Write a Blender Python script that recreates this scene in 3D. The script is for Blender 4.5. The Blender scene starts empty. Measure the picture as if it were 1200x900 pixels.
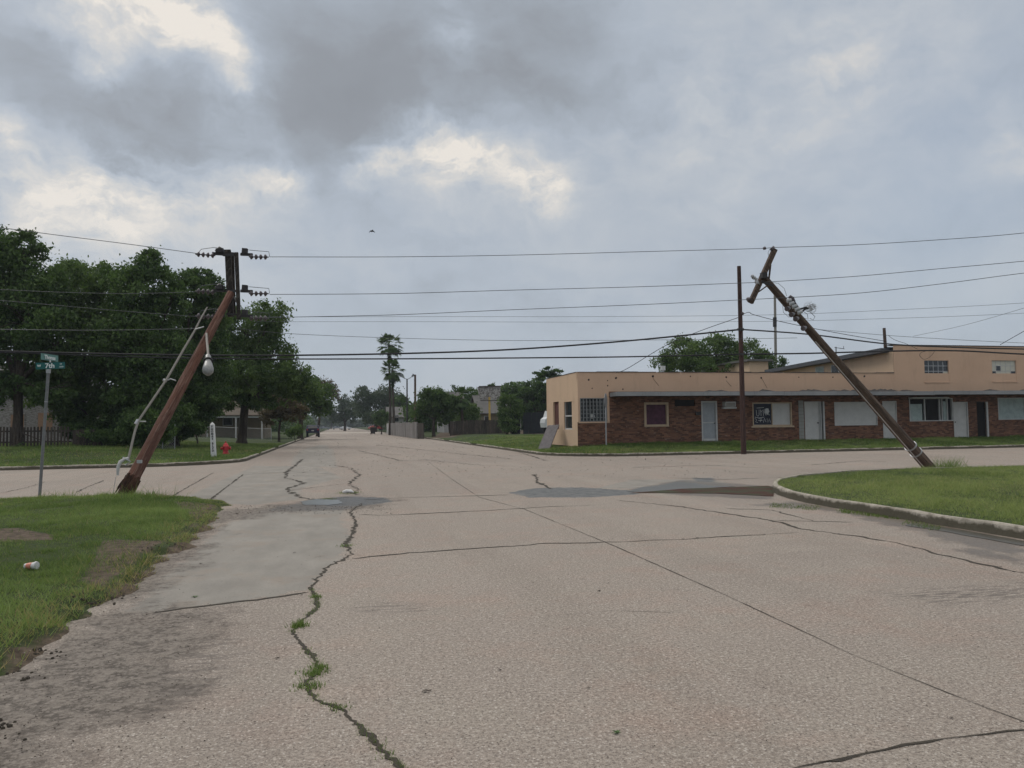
import bpy, bmesh, math, random
import numpy as np
from mathutils import Vector, Matrix, Euler
R = math.radians
random.seed(7); rng = np.random.default_rng(7)
sc = bpy.context.scene
col = sc.collection

# ------------------------------------------------------------ camera, sky, sun, exposure
EYE = 1.6
F = 900.0
cam_d = bpy.data.cameras.new("camera"); cam = bpy.data.objects.new("camera", cam_d); col.objects.link(cam)
cam_d.sensor_width = 36; cam_d.lens = 27; cam_d.clip_start = .05; cam_d.clip_end = 4000
CM = Matrix.Translation((0, 0, EYE)) @ Matrix.Rotation(R(-12.8), 4, 'Z') @ Matrix.Rotation(R(90 + 2.96), 4, 'X') @ Matrix.Rotation(R(-0.7), 4, 'Z')
cam.matrix_world = CM; sc.camera = cam
C3 = CM.to_3x3(); CI = CM.inverted()
FW = Vector((math.sin(R(12.8)), math.cos(R(12.8)), 0))

def ray(px, py): return (C3 @ Vector(((px - 600) / F, (450 - py) / F, -1))).normalized()
def D(px, py, d):                       # point at horizontal depth d along a sight line
    r = ray(px, py); return Vector((0, 0, EYE)) + r * (d / r.dot(FW))
def PY(px, py, Y):
    r = ray(px, py); return Vector((0, 0, EYE)) + r * (Y / r.y)
def PX(px, py, X):
    r = ray(px, py); return Vector((0, 0, EYE)) + r * (X / r.x)

SUN_EL, SUN_AZ = 42, -35               # azimuth measured from the street direction, to the left
SKY_K = 0.12
EXPO = 0.05
def setup_sky():
    w = bpy.data.worlds.new("World"); sc.world = w; w.use_nodes = True
    N = w.node_tree.nodes; L = w.node_tree.links; N.clear()
    out = N.new('ShaderNodeOutputWorld'); bg = N.new('ShaderNodeBackground'); L.new(bg.outputs[0], out.inputs[0])
    bg.inputs[1].default_value = SKY_K
    sky = N.new('ShaderNodeTexSky'); sky.sky_type = 'NISHITA'; sky.sun_disc = False
    sky.sun_elevation = R(SUN_EL); sky.sun_rotation = R(SUN_AZ)
    tc = N.new('ShaderNodeTexCoord')
    def vm(op, a, b=None):
        n = N.new('ShaderNodeVectorMath'); n.operation = op
        L.new(a, n.inputs[0]) if hasattr(a, 'links') else setattr(n.inputs[0], 'default_value', a)
        if b is not None:
            L.new(b, n.inputs[1]) if hasattr(b, 'links') else setattr(n.inputs[1], 'default_value', b)
        return n
    def m(op, a, b=0.0, c=None, clamp=False):
        n = N.new('ShaderNodeMath'); n.operation = op; n.use_clamp = clamp
        for i, v in enumerate((a, b, c)):
            if v is None: continue
            L.new(v, n.inputs[i]) if hasattr(v, 'links') else setattr(n.inputs[i], 'default_value', v)
        return n.outputs[0]
    def noise(vec, s, det=5, rough=.55, colr=False):
        n = N.new('ShaderNodeTexNoise'); n.inputs['Scale'].default_value = s; n.inputs['Detail'].default_value = det
        n.inputs['Roughness'].default_value = rough; L.new(vec, n.inputs['Vector']); return n.outputs['Color' if colr else 'Fac']
    d0 = vm('NORMALIZE', tc.outputs['Generated']).outputs[0]
    wn = noise(d0, 9, 7, .6, True)
    w1 = vm('SUBTRACT', wn, (.5, .5, .5)).outputs[0]
    w2 = N.new('ShaderNodeVectorMath'); w2.operation = 'SCALE'; L.new(w1, w2.inputs[0]); w2.inputs[3].default_value = .085
    dw = vm('NORMALIZE', vm('ADD', d0, w2.outputs[0]).outputs[0]).outputs[0]
    # clouds: openings and banks, in directions of the sky
    blobs = [(205,20,22,.50),(243,38,20,.60),(262,48,14,.25),(115,20,24,.34),(60,8,24,.25),(170,2,40,.42),(118,90,13,.30),(98,70,16,.20),(288,104,16,.30),(276,80,16,.22),(262,130,20,.16),
             (95,242,34,.36),(40,232,36,.34),(150,232,28,.30),(205,228,26,.28),(255,222,20,.30),(310,207,20,.46),(340,212,14,.30),(455,178,22,.48),(490,166,20,.46),(530,186,24,.46),(560,192,24,.44),(610,208,22,.46),(640,230,20,.44),(662,243,12,.3),
             (418,200,16,.34),(1000,72,54,.14),(1070,50,50,.10),(960,95,26,.10),(820,133,40,.16),(5,157,16,.38),(1198,160,24,.30),(520,30,26,.16),(545,48,18,.14),(665,185,40,.10),(740,150,50,.06),
             (850,230,80,.06),(120,200,60,.10),(240,262,80,.12),(30,262,40,.10),(560,230,60,.10),(900,120,60,.08),(560,110,50,.04),
             (100,130,50,-.22),(60,60,36,-.20),(180,165,44,-.24),(130,190,34,-.20),(210,110,32,-.20),(170,60,16,-.18),(230,180,34,-.18),(330,60,50,-.18),(400,90,60,-.22),(360,160,40,-.22),(420,140,36,-.16),(480,110,50,-.14),(340,130,34,-.14),
             (640,60,80,-.10),(500,75,70,-.20),(600,30,80,-.16),(420,40,60,-.16),(600,110,60,-.12),(700,110,60,-.08),(290,200,18,-.10),(20,185,26,-.12),(870,75,40,-.08),(440,215,16,-.12),(150,140,24,-.08)]
    acc = None; accn = None
    for px, py, s, a in blobs:
        v = ray(px, py)
        dt = vm('DOT_PRODUCT', dw, tuple(v)).outputs['Value']
        k = 1.0 / (s / F / 1.0) ** 2
        p = m('POWER', m('MAXIMUM', dt, 0.0), k)
        if a > 0: acc = m('MULTIPLY', p, a) if acc is None else m('MULTIPLY_ADD', p, a, acc)
        else: accn = m('MULTIPLY', p, a * .62) if accn is None else m('MULTIPLY_ADD', p, a * .62, accn)
    fine = noise(vm('MULTIPLY', dw, (1, 1, 1.9)).outputs[0], 5.5, 9, .6)
    big = noise(d0, 1.6, 4, .5)
    sep = N.new('ShaderNodeSeparateXYZ'); L.new(d0, sep.inputs[0])
    rag = noise(vm('MULTIPLY', dw, (1, 1, 1.8)).outputs[0], 15, 8, .62); acc = m('MULTIPLY', acc, m('MULTIPLY_ADD', m('SUBTRACT', rag, .5), 2.4, .60)); V = m('ADD', m('ADD', acc, accn), .53)
    V = m('MULTIPLY_ADD', m('SUBTRACT', fine, .5), .52, V); V = m('MULTIPLY_ADD', m('SUBTRACT', rag, .5), .12, V)
    up = m('MULTIPLY', m('SUBTRACT', sep.outputs[2], .5, clamp=True), 1.0)      # higher sky: bigger masses, brighter
    V = m('MULTIPLY_ADD', m('SUBTRACT', big, .5), .12, V)
    V = m('ADD', V, up)
    ramp = N.new('ShaderNodeValToRGB'); L.new(V, ramp.inputs[0]); e = ramp.color_ramp.elements
    k = 1 / SKY_K
    cols = [(0, (.25,.262,.28)), (.22, (.285,.303,.328)), (.38, (.35,.385,.43)), (.52, (.425,.47,.53)), (.66, (.51,.54,.575)), (.84, (.66,.645,.62)), (1, (.83,.775,.70))]
    e[0].position = 0; e[1].position = 1
    e[0].color = tuple(c * .1 for c in cols[0][1]) + (1,); e[1].color = tuple(c * .1 for c in cols[-1][1]) + (1,)
    for p, c in cols[1:-1]:
        x = e.new(p); x.color = tuple(q * .1 for q in c) + (1,)
    sc1 = N.new('ShaderNodeVectorMath'); sc1.operation = 'SCALE'; L.new(ramp.outputs[0], sc1.inputs[0]); sc1.inputs[3].default_value = 10 * k
    # haze-pale band to the horizon
    hz = m('POWER', m('SUBTRACT', 1.0, m('ABSOLUTE', sep.outputs[2])), 9.0)
    mh = N.new('ShaderNodeMix'); mh.data_type = 'RGBA'; L.new(m('MULTIPLY', hz, .55), mh.inputs[0]); L.new(sc1.outputs[0], mh.inputs[6])
    mh.inputs[7].default_value = (.44 * k, .50 * k, .58 * k, 1)
    # blue patches between clouds at right: the clear sky shows through
    v = ray(1110, 200); dt = vm('DOT_PRODUCT', dw, tuple(v)).outputs['Value']
    bl = m('MULTIPLY', m('POWER', m('MAXIMUM', dt, 0.0), 70.0), .16)
    mb = N.new('ShaderNodeMix'); mb.data_type = 'RGBA'; L.new(m('ADD', bl, .05), mb.inputs[0]); L.new(mh.outputs[2], mb.inputs[6]); L.new(sky.outputs[0], mb.inputs[7])
    ov = m('MULTIPLY_ADD', m('SUBTRACT', sep.outputs[2], .5, clamp=True), 1.6, 1.0)
    fin = N.new('ShaderNodeVectorMath'); fin.operation = 'SCALE'; L.new(mb.outputs[2], fin.inputs[0]); L.new(ov, fin.inputs[3])
    L.new(fin.outputs[0], bg.inputs[0])
setup_sky()
sun_d = bpy.data.lights.new("sun", 'SUN'); sun = bpy.data.objects.new("sun", sun_d); col.objects.link(sun)
sun_d.energy = 1.1; sun_d.angle = R(22); sun_d.color = (1, .95, .88)
sun.rotation_euler = (R(90 - SUN_EL), 0, R(180 - SUN_AZ + 180) )
# make the lamp shine from azimuth SUN_AZ (front left)
sd = Vector((math.sin(R(SUN_AZ)) * math.cos(R(SUN_EL)), math.cos(R(SUN_AZ)) * math.cos(R(SUN_EL)), math.sin(R(SUN_EL))))
sun.rotation_euler = sd.to_track_quat('Z', 'Y').to_euler()
sc.view_settings.view_transform = 'Standard'; sc.view_settings.look = 'None'; sc.view_settings.exposure = EXPO
sc.view_settings.gamma = 1; sc.view_settings.use_curve_mapping = False
sc.render.engine = 'CYCLES'; sc.cycles.max_bounces = 5; sc.cycles.volume_bounces = 0; sc.cycles.transparent_max_bounces = 8

# ------------------------------------------------------------ terrain
def smooth(t): t = np.clip(t, 0, 1); return t * t * (3 - 2 * t)
_ph = rng.uniform(0, 6.28, (40, 3))
def nz(x, y, s=1.0, seed=0, octv=4):
    v = 0; a = 1; tot = 0
    for o in range(octv):
        for k in range(3):
            p = _ph[(seed * 7 + o * 3 + k) % 40]; th = p[0]
            v = v + a * np.sin((x * np.cos(th) + y * np.sin(th)) * s * (2 ** o) * (1 + .3 * np.sin(p[1])) + p[2] + 1.7 * np.sin((x * np.sin(p[1]) - y * np.cos(p[1])) * s * .7 * 2 ** o))
        tot += a * 3; a *= .55
    return v / tot * 2
BL = {'NW': (-4.2, -1, 34.2, 1, 4.0), 'NE': (10.0, 1, 34.2, 1, 4.0), 'SE': (8.8, 1, 19.5, -1, 7.0), 'SW': (-2.0, -1, 19.5, -1, 3.5)}
def bs(k, x, y, grow=0.0):
    X, sx, Y, sy, r = BL[k]; r = r + grow
    u = (x - X) * sx + grow; v = (y - Y) * sy + grow
    return np.where((u < r) & (v < r), r - np.hypot(r - u, r - v), np.minimum(u, v)) - grow
def HB(k, x, y):
    s = bs(k, x, y)
    if k == 'SE': return .135 + .02 * nz(x, y, .5, 1)
    if k == 'SW':
        s2 = s + .22 * nz(x, y, 1.7, 2) + .12 * nz(x, y, 6, 3)
        return -.03 + .11 * smooth(s2 / .5 + .2) + .02 * nz(x, y, 1.5, 4) * smooth(s / .8)
    if k == 'NE': return .135 + .30 * smooth(s / 5) + .35 * smooth((s - 6) / 40)
    return .135 + .45 * smooth(s / 12) + .15 * smooth((s - 12) / 30)
def H(x, y):
    for k in BL:
        if bs(k, x, y) > 0: return float(HB(k, x, y))
    return 0.0
def G(px, py):
    r = ray(px, py); z = 0.0
    for _ in range(14):
        if r.z > -1e-4: break
        t = (z - EYE) / r.z; p = Vector((0, 0, EYE)) + r * t
        z = .6 * H(p.x, p.y) + .4 * z
    p.z = H(p.x, p.y); return p
def G0(px, py):
    r = ray(px, py); return Vector((0, 0, EYE)) - r * (EYE / r.z)
def DG(px, d):                       # ground point below pixel column px at depth d
    p = D(px, 497, d); p.z = H(p.x, p.y); return p

# ------------------------------------------------------------ helpers
def thing(name, label, cat, M=None, group=None):
    o = bpy.data.objects.new(name, None); col.objects.link(o); o.empty_display_size = .2
    if M is None: M = Matrix()
    if not isinstance(M, Matrix): M = Matrix.Translation(M)
    o.matrix_world = M; o['label'] = label; o['category'] = cat
    if group: o['group'] = group
    o['_m'] = [x for row in M for x in row]
    return o
def rootM(o):
    while o.parent: o = o.parent
    f = list(o['_m']); return Matrix([f[i * 4:i * 4 + 4] for i in range(4)])
def tag(o, label, cat, group=None, kind=None):
    if kind: o['kind'] = kind
    if label: o['label'] = label
    if cat: o['category'] = cat
    if group: o['group'] = group
    return o
class MB:
    def __init__(s): s.v = []; s.f = []; s.sm = []
    def add(s, vs, fs, sm=False):
        b = len(s.v); s.v += [tuple(v) for v in vs]; s.f += [tuple(b + i for i in f) for f in fs]; s.sm += [sm] * len(fs); return s
    def box(s, c, d, M=None):
        x, y, z = d[0] / 2, d[1] / 2, d[2] / 2; vs = [Vector((a * x, b * y, e * z)) for a in (-1, 1) for b in (-1, 1) for e in (-1, 1)]
        if M is not None: vs = [M @ v for v in vs]
        return s.add([Vector(c) + v for v in vs], [(0,1,3,2),(4,6,7,5),(0,4,5,1),(2,3,7,6),(0,2,6,4),(1,5,7,3)])
    def bb(s, a, b): return s.box([(a[i] + b[i]) / 2 for i in range(3)], [abs(b[i] - a[i]) for i in range(3)])
    def quad(s, a, b, c, d): return s.add([a, b, c, d], [(0, 1, 2, 3)])
    def beam(s, p, q, w, h, up=(0, 0, 1)):
        p = Vector(p); q = Vector(q); t = (q - p).normalized(); sd_ = t.cross(Vector(up))
        if sd_.length < 1e-3: sd_ = t.cross(Vector((0, 1, 0)))
        sd_.normalize(); u = sd_.cross(t).normalized()
        vs = []
        for e in (p, q):
            for a, b in ((-1, -1), (1, -1), (1, 1), (-1, 1)): vs.append(e + sd_ * a * w / 2 + u * b * h / 2)
        return s.add(vs, [(0,3,2,1),(4,5,6,7),(0,1,5,4),(1,2,6,5),(2,3,7,6),(3,0,4,7)])
    def tube(s, pts, rad, n=8, cap=True, jit=0):
        pts = [Vector(p) for p in pts]; m = len(pts)
        if not hasattr(rad, '__len__'): rad = [rad] * m
        rings = []; prev = None
        for i, p in enumerate(pts):
            t = (pts[min(i + 1, m - 1)] - pts[max(i - 1, 0)]).normalized()
            a = t.orthogonal().normalized() if prev is None else (prev - t * prev.dot(t)).normalized()
            prev = a; b = t.cross(a)
            rings.append([p + (a * math.cos(2 * math.pi * k / n) + b * math.sin(2 * math.pi * k / n)) * rad[i] * (1 + random.uniform(-jit, jit)) for k in range(n)])
        vs = [v for r_ in rings for v in r_]; fs = []
        for i in range(m - 1):
            for k in range(n): fs.append((i * n + k, i * n + (k + 1) % n, (i + 1) * n + (k + 1) % n, (i + 1) * n + k))
        s.add(vs, fs, True)
        if cap: s.add(rings[0], [tuple(reversed(range(n)))]); s.add(rings[-1], [tuple(range(n))])
        return s
    def build(s, name, mat, parent=None, M=None):
        if parent is not None: Mi = rootM(parent).inverted()
        elif M is not None: Mi = M.inverted()
        else: Mi = None
        vs = s.v if Mi is None else [tuple(Mi @ Vector(v)) for v in s.v]
        me = bpy.data.meshes.new(name); me.from_pydata(vs, [], s.f); me.update()
        me.polygons.foreach_set('use_smooth', s.sm)
        if mat: me.materials.append(mat)
        o = bpy.data.objects.new(name, me); col.objects.link(o)
        if parent is not None: o.parent = parent
        elif M is not None: o.matrix_world = M
        return o
def T(v): return Matrix.Translation(v)
def np_mesh(name, verts, nper, mat, tint=None, parent=None, M=None, smoothf=False):
    """verts (n*nper,3): n separate polygons of nper corners"""
    nv = len(verts); n = nv // nper
    if parent is not None: Mi = rootM(parent).inverted()
    elif M is not None: Mi = M.inverted()
    else: Mi = Matrix()
    A = np.array(Mi); verts = verts @ A[:3, :3].T + A[:3, 3]
    me = bpy.data.meshes.new(name); me.vertices.add(nv); me.vertices.foreach_set('co', verts.astype(np.float32).ravel())
    me.loops.add(nv); me.loops.foreach_set('vertex_index', np.arange(nv, dtype=np.int32))
    me.polygons.add(n); me.polygons.foreach_set('loop_start', np.arange(0, nv, nper, dtype=np.int32))
    me.polygons.foreach_set('loop_total', np.full(n, nper, np.int32)); me.update(calc_edges=True)
    if tint is not None:
        a = me.attributes.new('tint', 'FLOAT', 'POINT'); a.data.foreach_set('value', np.repeat(tint, nper).astype(np.float32))
    me.materials.append(mat)
    o = bpy.data.objects.new(name, me); col.objects.link(o)
    if parent is not None: o.parent = parent
    elif M is not None: o.matrix_world = M
    return o
def grid_mesh(name, P, mat, attrs=None, sm=True):
    """P (ny,nx,3)"""
    ny, nx = P.shape[:2]; me = bpy.data.meshes.new(name)
    me.vertices.add(ny * nx); me.vertices.foreach_set('co', P.reshape(-1, 3).astype(np.float32).ravel())
    i = np.arange(ny - 1)[:, None] * nx + np.arange(nx - 1)[None]
    q = np.stack([i, i + 1, i + nx + 1, i + nx], -1).reshape(-1, 4)
    # keep normals up
    p = P.reshape(-1, 3); n0 = np.cross(p[q[0, 1]] - p[q[0, 0]], p[q[0, 3]] - p[q[0, 0]])
    if n0[2] < 0: q = q[:, ::-1]
    me.loops.add(q.size); me.loops.foreach_set('vertex_index', q.astype(np.int32).ravel())
    me.polygons.add(len(q)); me.polygons.foreach_set('loop_start', np.arange(0, q.size, 4, dtype=np.int32))
    me.polygons.foreach_set('loop_total', np.full(len(q), 4, np.int32)); me.update(calc_edges=True)
    me.polygons.foreach_set('use_smooth', [sm] * len(q))
    for k, v in (attrs or {}).items():
        a = me.attributes.new(k, 'FLOAT', 'POINT'); a.data.foreach_set('value', v.astype(np.float32).ravel())
    me.materials.append(mat); o = bpy.data.objects.new(name, me); col.objects.link(o); return o

# ------------------------------------------------------------ materials
class NT:
    def __init__(s, name):
        s.m = bpy.data.materials.new(name); s.m.use_nodes = True; s.N = s.m.node_tree.nodes; s.L = s.m.node_tree.links
        s.b = s.N['Principled BSDF']; s.tc = s.N.new('ShaderNodeTexCoord'); s.obj = s.tc.outputs['Object']
    def lk(s, sock, v):
        if hasattr(v, 'links'): s.L.new(v, sock)
        else: sock.default_value = (tuple(v) + (1,)) if (hasattr(v, '__len__') and len(v) == 3 and sock.type == 'RGBA') else v
    def math(s, op, a, b=0.0, c=None, clamp=False):
        n = s.N.new('ShaderNodeMath'); n.operation = op; n.use_clamp = clamp
        for i, v in enumerate((a, b, c)):
            if v is not None: s.lk(n.inputs[i], v)
        return n.outputs[0]
    def scale(s, v, k):
        n = s.N.new('ShaderNodeVectorMath'); n.operation = 'MULTIPLY'; s.lk(n.inputs[0], v); n.inputs[1].default_value = k; return n.outputs[0]
    def noise(s, sc_, det=4, rough=.55, vec=None, out='Fac'):
        n = s.N.new('ShaderNodeTexNoise'); n.inputs['Scale'].default_value = sc_; n.inputs['Detail'].default_value = det
        n.inputs['Roughness'].default_value = rough; s.L.new(vec if vec is not None else s.obj, n.inputs['Vector']); return n.outputs[out]
    def vor(s, sc_, vec=None, out='Distance', feat='F1', rnd=1):
        n = s.N.new('ShaderNodeTexVoronoi'); n.feature = feat; n.inputs['Scale'].default_value = sc_; n.inputs['Randomness'].default_value = rnd
        s.L.new(vec if vec is not None else s.obj, n.inputs['Vector']); return n.outputs[out]
    def mapr(s, v, a, b, c=0.0, d=1.0):
        n = s.N.new('ShaderNodeMapRange'); s.lk(n.inputs[0], v)
        for i, x in enumerate((a, b, c, d)): n.inputs[i + 1].default_value = x
        return n.outputs[0]
    def mix(s, f, a, b, mode='MIX'):
        n = s.N.new('ShaderNodeMix'); n.data_type = 'RGBA'; n.blend_type = mode; s.lk(n.inputs[0], f); s.lk(n.inputs[6], a); s.lk(n.inputs[7], b); return n.outputs[2]
    def ramp(s, v, stops):
        n = s.N.new('ShaderNodeValToRGB'); s.L.new(v, n.inputs[0]); e = n.color_ramp.elements
        e[0].position = stops[0][0]; e[0].color = stops[0][1] + (1,); e[1].position = stops[-1][0]; e[1].color = stops[-1][1] + (1,)
        for p, c in stops[1:-1]: e.new(p).color = c + (1,)
        return n.outputs[0]
    def attr(s, name):
        n = s.N.new('ShaderNodeAttribute'); n.attribute_name = name; return n.outputs['Fac']
    def bump(s, h, st=.3, dist=.02):
        n = s.N.new('ShaderNodeBump'); n.inputs['Strength'].default_value = st; n.inputs['Distance'].default_value = dist; s.L.new(h, n.inputs['Height']); s.L.new(n.outputs[0], s.b.inputs['Normal'])
    def fin(s, colr, rough=.8, metal=0.0, spec=None):
        s.lk(s.b.inputs['Base Color'], colr); s.lk(s.b.inputs['Roughness'], rough); s.lk(s.b.inputs['Metallic'], metal)
        if spec is not None: s.b.inputs['Specular IOR Level'].default_value = spec
        return s.m
def simple(name, c, rough=.75, metal=0.0, var=.25, sc_=6, bump=0, spec=.4):
    t = NT(name); n = t.noise(sc_, 5, .6); n2 = t.noise(sc_ * 7, 3, .6)
    f = t.math('MULTIPLY_ADD', n2, .4, t.math('MULTIPLY', n, .6))
    cc = t.mix(t.mapr(f, .3, .7), tuple(x * (1 - var) for x in c), tuple(min(1, x * (1 + var)) for x in c))
    if bump: t.bump(f, bump, .02)
    return t.fin(cc, rough, metal, spec)

def mat_road():
    t = NT('road_concrete')
    big = t.noise(.18, 5, .6); mid = t.noise(1.3, 6, .62); sm = t.noise(9, 5, .65)
    agg = t.vor(70, out='Color'); aggd = t.vor(70); agg2 = t.vor(120, out='Color'); speck = t.noise(75, 3, .7); gr1 = t.noise(36, 4, .8); gr2 = t.noise(58, 2, .8)
    base = t.mix(t.mapr(big, .32, .68), (.262, .224, .19), (.315, .270, .232))
    base = t.mix(t.mapr(mid, .35, .7), base, (.285, .246, .207))
    base = t.mix(t.mapr(mid, .5, .75, 0, .35), base, (.345, .312, .265))
    fl = t.N.new('ShaderNodeVectorMath'); fl.operation = 'FLOOR'; ml = t.N.new('ShaderNodeVectorMath'); ml.operation = 'MULTIPLY_ADD'; t.L.new(t.obj, ml.inputs[0]); ml.inputs[1].default_value = (1 / 3.75, 1 / 4.6, 0); ml.inputs[2].default_value = (.08, .16, 0); t.L.new(ml.outputs[0], fl.inputs[0])
    wn_ = t.N.new('ShaderNodeTexWhiteNoise'); t.L.new(fl.outputs[0], wn_.inputs['Vector']); base = t.mix(t.math('MULTIPLY', wn_.outputs['Value'], .5), base, (.80, .80, .82), 'MULTIPLY')
    lane = t.mapr(t.noise(.35, 4, .6, t.scale(t.obj, (2.4, .12, 1))), .48, .66, 0, .4); base = t.mix(lane, base, (.72, .70, .68), 'MULTIPLY')
    sepc = t.N.new('ShaderNodeSeparateColor'); t.L.new(agg, sepc.inputs[0])
    sep2 = t.N.new('ShaderNodeSeparateColor'); t.L.new(agg2, sep2.inputs[0])
    light = t.math('MULTIPLY', t.mapr(sepc.outputs[0], .90, .92), t.mapr(aggd, .50, .42))
    dark = t.math('MULTIPLY', t.mapr(sepc.outputs[1], .86, .88), t.mapr(aggd, .48, .40))
    ag = t.mix(t.mapr(sep2.outputs[0], 0, 1), tuple(x for x in (.55, .55, .55)), (1.35, 1.35, 1.35))
    base = t.mix(.5, base, ag, 'MULTIPLY')
    base = t.mix(t.math('MULTIPLY', t.mapr(speck, .56, .72), .5), base, (.46, .42, .375))
    base = t.mix(t.math('MULTIPLY', t.mapr(speck, .40, .28), .6), base, (.17, .14, .12))
    base = t.mix(t.math('MULTIPLY', light, .5), base, (.62, .58, .53))
    base = t.mix(t.math('MULTIPLY', dark, .7), base, (.12, .10, .09))
    base = t.mix(t.math('MULTIPLY', t.mapr(gr1, .53, .64), .62), base, (.47, .42, .37))
    base = t.mix(t.math('MULTIPLY', t.mapr(gr1, .47, .36), .72), base, (.15, .12, .10))
    base = t.mix(t.math('MULTIPLY', t.mapr(gr2, .42, .34), .9), base, (.085, .068, .058))
    base = t.mix(t.math('MULTIPLY', t.mapr(gr2, .62, .70), .7), base, (.58, .54, .48))
    pk = t.mapr(t.noise(.8, 6, .7), .5, .66, 0, .5); base = t.mix(pk, base, (1.12, .97, .93), 'MULTIPLY')
    # smooth grey patches
    pn = t.math('MULTIPLY_ADD', t.math('SUBTRACT', t.noise(4, 8, .75), .5), 1.8, t.attr('patch'))
    pm = t.mapr(pn, .40, .62, 0, .9)
    st = t.noise(2.2, 5, .6, t.scale(t.obj, (1, .45, 1)))
    pc = t.mix(t.mapr(st, .35, .7), (.20, .188, .165), (.29, .272, .24))
    pc = t.mix(t.math('MULTIPLY', t.mapr(t.noise(1.1, 8, .75), .53, .64), .6), pc, (.25, .20, .155))
    pc = t.mix(t.mapr(t.noise(6, 8, .8, t.scale(t.obj, (.6, 1.5, 1))), .58, .68, 0, .6), pc, (.13, .12, .11))
    pc = t.mix(t.math('MULTIPLY', t.mapr(gr1, .46, .36), .4), pc, (.15, .145, .135))
    pc = t.mix(t.mapr(speck, .3, .7, 0, .35), pc, (.22, .21, .2))
    c = t.mix(pm, base, pc)
    # mud: damp dirt and fine gravel washed over the concrete
    mn = t.math('MULTIPLY_ADD', t.math('SUBTRACT', t.noise(1.6, 10, .75), .5), 3.0, t.attr('mud'))
    mm = t.mapr(mn, .38, .72, 0, .82)
    md = t.mix(t.mapr(t.noise(9, 8, .8), .44, .56), (.06, .05, .042), (.20, .175, .15)); md = t.mix(t.mapr(t.vor(24), .42, .30, 0, .6), md, (.255, .225, .195)); md = t.mix(t.mapr(t.vor(11), .12, .22, .75, 0), md, (.045, .038, .032))
    md = t.mix(t.mapr(t.noise(55, 3, .7), .62, .68), md, (.05, .045, .04))
    md = t.mix(t.mapr(t.noise(30, 3, .7), .66, .72, 0, .7), md, (.36, .34, .31))
    c = t.mix(mm, c, md)
    tr = t.math('MULTIPLY', t.attr('track'), t.mapr(t.noise(7, 6, .7, t.scale(t.obj, (.4, 2.2, 1))), .49, .55))
    c = t.mix(t.math('MULTIPLY', tr, .9), c, (.11, .095, .085))
    # tar patches
    tn = t.math('MULTIPLY_ADD', t.math('SUBTRACT', t.noise(3, 9, .75), .5), 1.5, t.attr('tar'))
    tm = t.mapr(tn, .45, .56)
    tcx = t.mix(t.mapr(t.noise(5, 6, .7), .3, .7), (.075, .08, .084), (.17, .175, .175))
    tcx = t.mix(t.mapr(t.noise(1.4, 8, .75), .55, .65, 0, .6), tcx, (.24, .23, .215))
    c = t.mix(tm, c, tcx)
    # wet and stained
    wn = t.math('MULTIPLY_ADD', t.math('SUBTRACT', t.noise(2.5, 6, .6), .5), 1.2, t.attr('wet'))
    wm = t.mapr(wn, .4, .65)
    c = t.mix(t.math('MULTIPLY', wm, .8), c, (.40, .36, .31), 'MULTIPLY')
    ro = t.mapr(wm, 0, 1, .88, .42)
    stain = t.mapr(t.noise(.55, 7, .68, t.scale(t.obj, (1.6, .6, 1))), .58, .74, 0, .35)
    c = t.mix(stain, c, (.62, .58, .55), 'MULTIPLY')
    hgt = t.math('ADD', t.math('MULTIPLY', speck, .5), t.math('MULTIPLY', t.math('MULTIPLY', aggd, 1.0), t.math('SUBTRACT', 1.0, pm)))
    hgt = t.math('MULTIPLY_ADD', t.math('MULTIPLY', t.noise(13, 7, .75), mm), 9.0, hgt)
    t.bump(hgt, .45, .008)
    return t.fin(c, ro, 0, .35)
def mat_soil():
    t = NT('lawn_soil')
    g = t.mix(t.mapr(t.noise(.7, 6, .65), .35, .65), (.030, .050, .014), (.055, .075, .024))
    g = t.mix(t.mapr(t.noise(25, 5, .7), .4, .7), g, (.035, .045, .018))
    b = t.mix(t.mapr(t.noise(9, 5, .7), .35, .65), (.045, .034, .024), (.15, .115, .085))
    f = t.mapr(t.math('MULTIPLY_ADD', t.math('SUBTRACT', t.noise(2.5, 6, .7), .5), .8, t.attr('bare')), .4, .6)
    t.bump(t.noise(30, 6, .7), .8, .03)
    return t.fin(t.mix(f, g, b), .95, 0, .2)
def mat_leaf(name, dark, light, trans=.3, dry=None):
    t = NT(name); a = t.attr('tint')
    c = t.mix(a, dark, light)
    if dry: c = t.mix(t.mapr(a, .9, .93), c, dry)
    t.fin(c, .6, 0, .3)
    tr = t.N.new('ShaderNodeBsdfTranslucent'); t.L.new(t.mix(.5, c, (light[0] * 1.4, light[1] * 1.5, light[2])), tr.inputs[0])
    mx = t.N.new('ShaderNodeMixShader'); mx.inputs[0].default_value = trans
    out = t.N['Material Output']; t.L.new(t.b.outputs[0], mx.inputs[1]); t.L.new(tr.outputs[0], mx.inputs[2]); t.L.new(mx.outputs[0], out.inputs[0])
    return t.m
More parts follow.
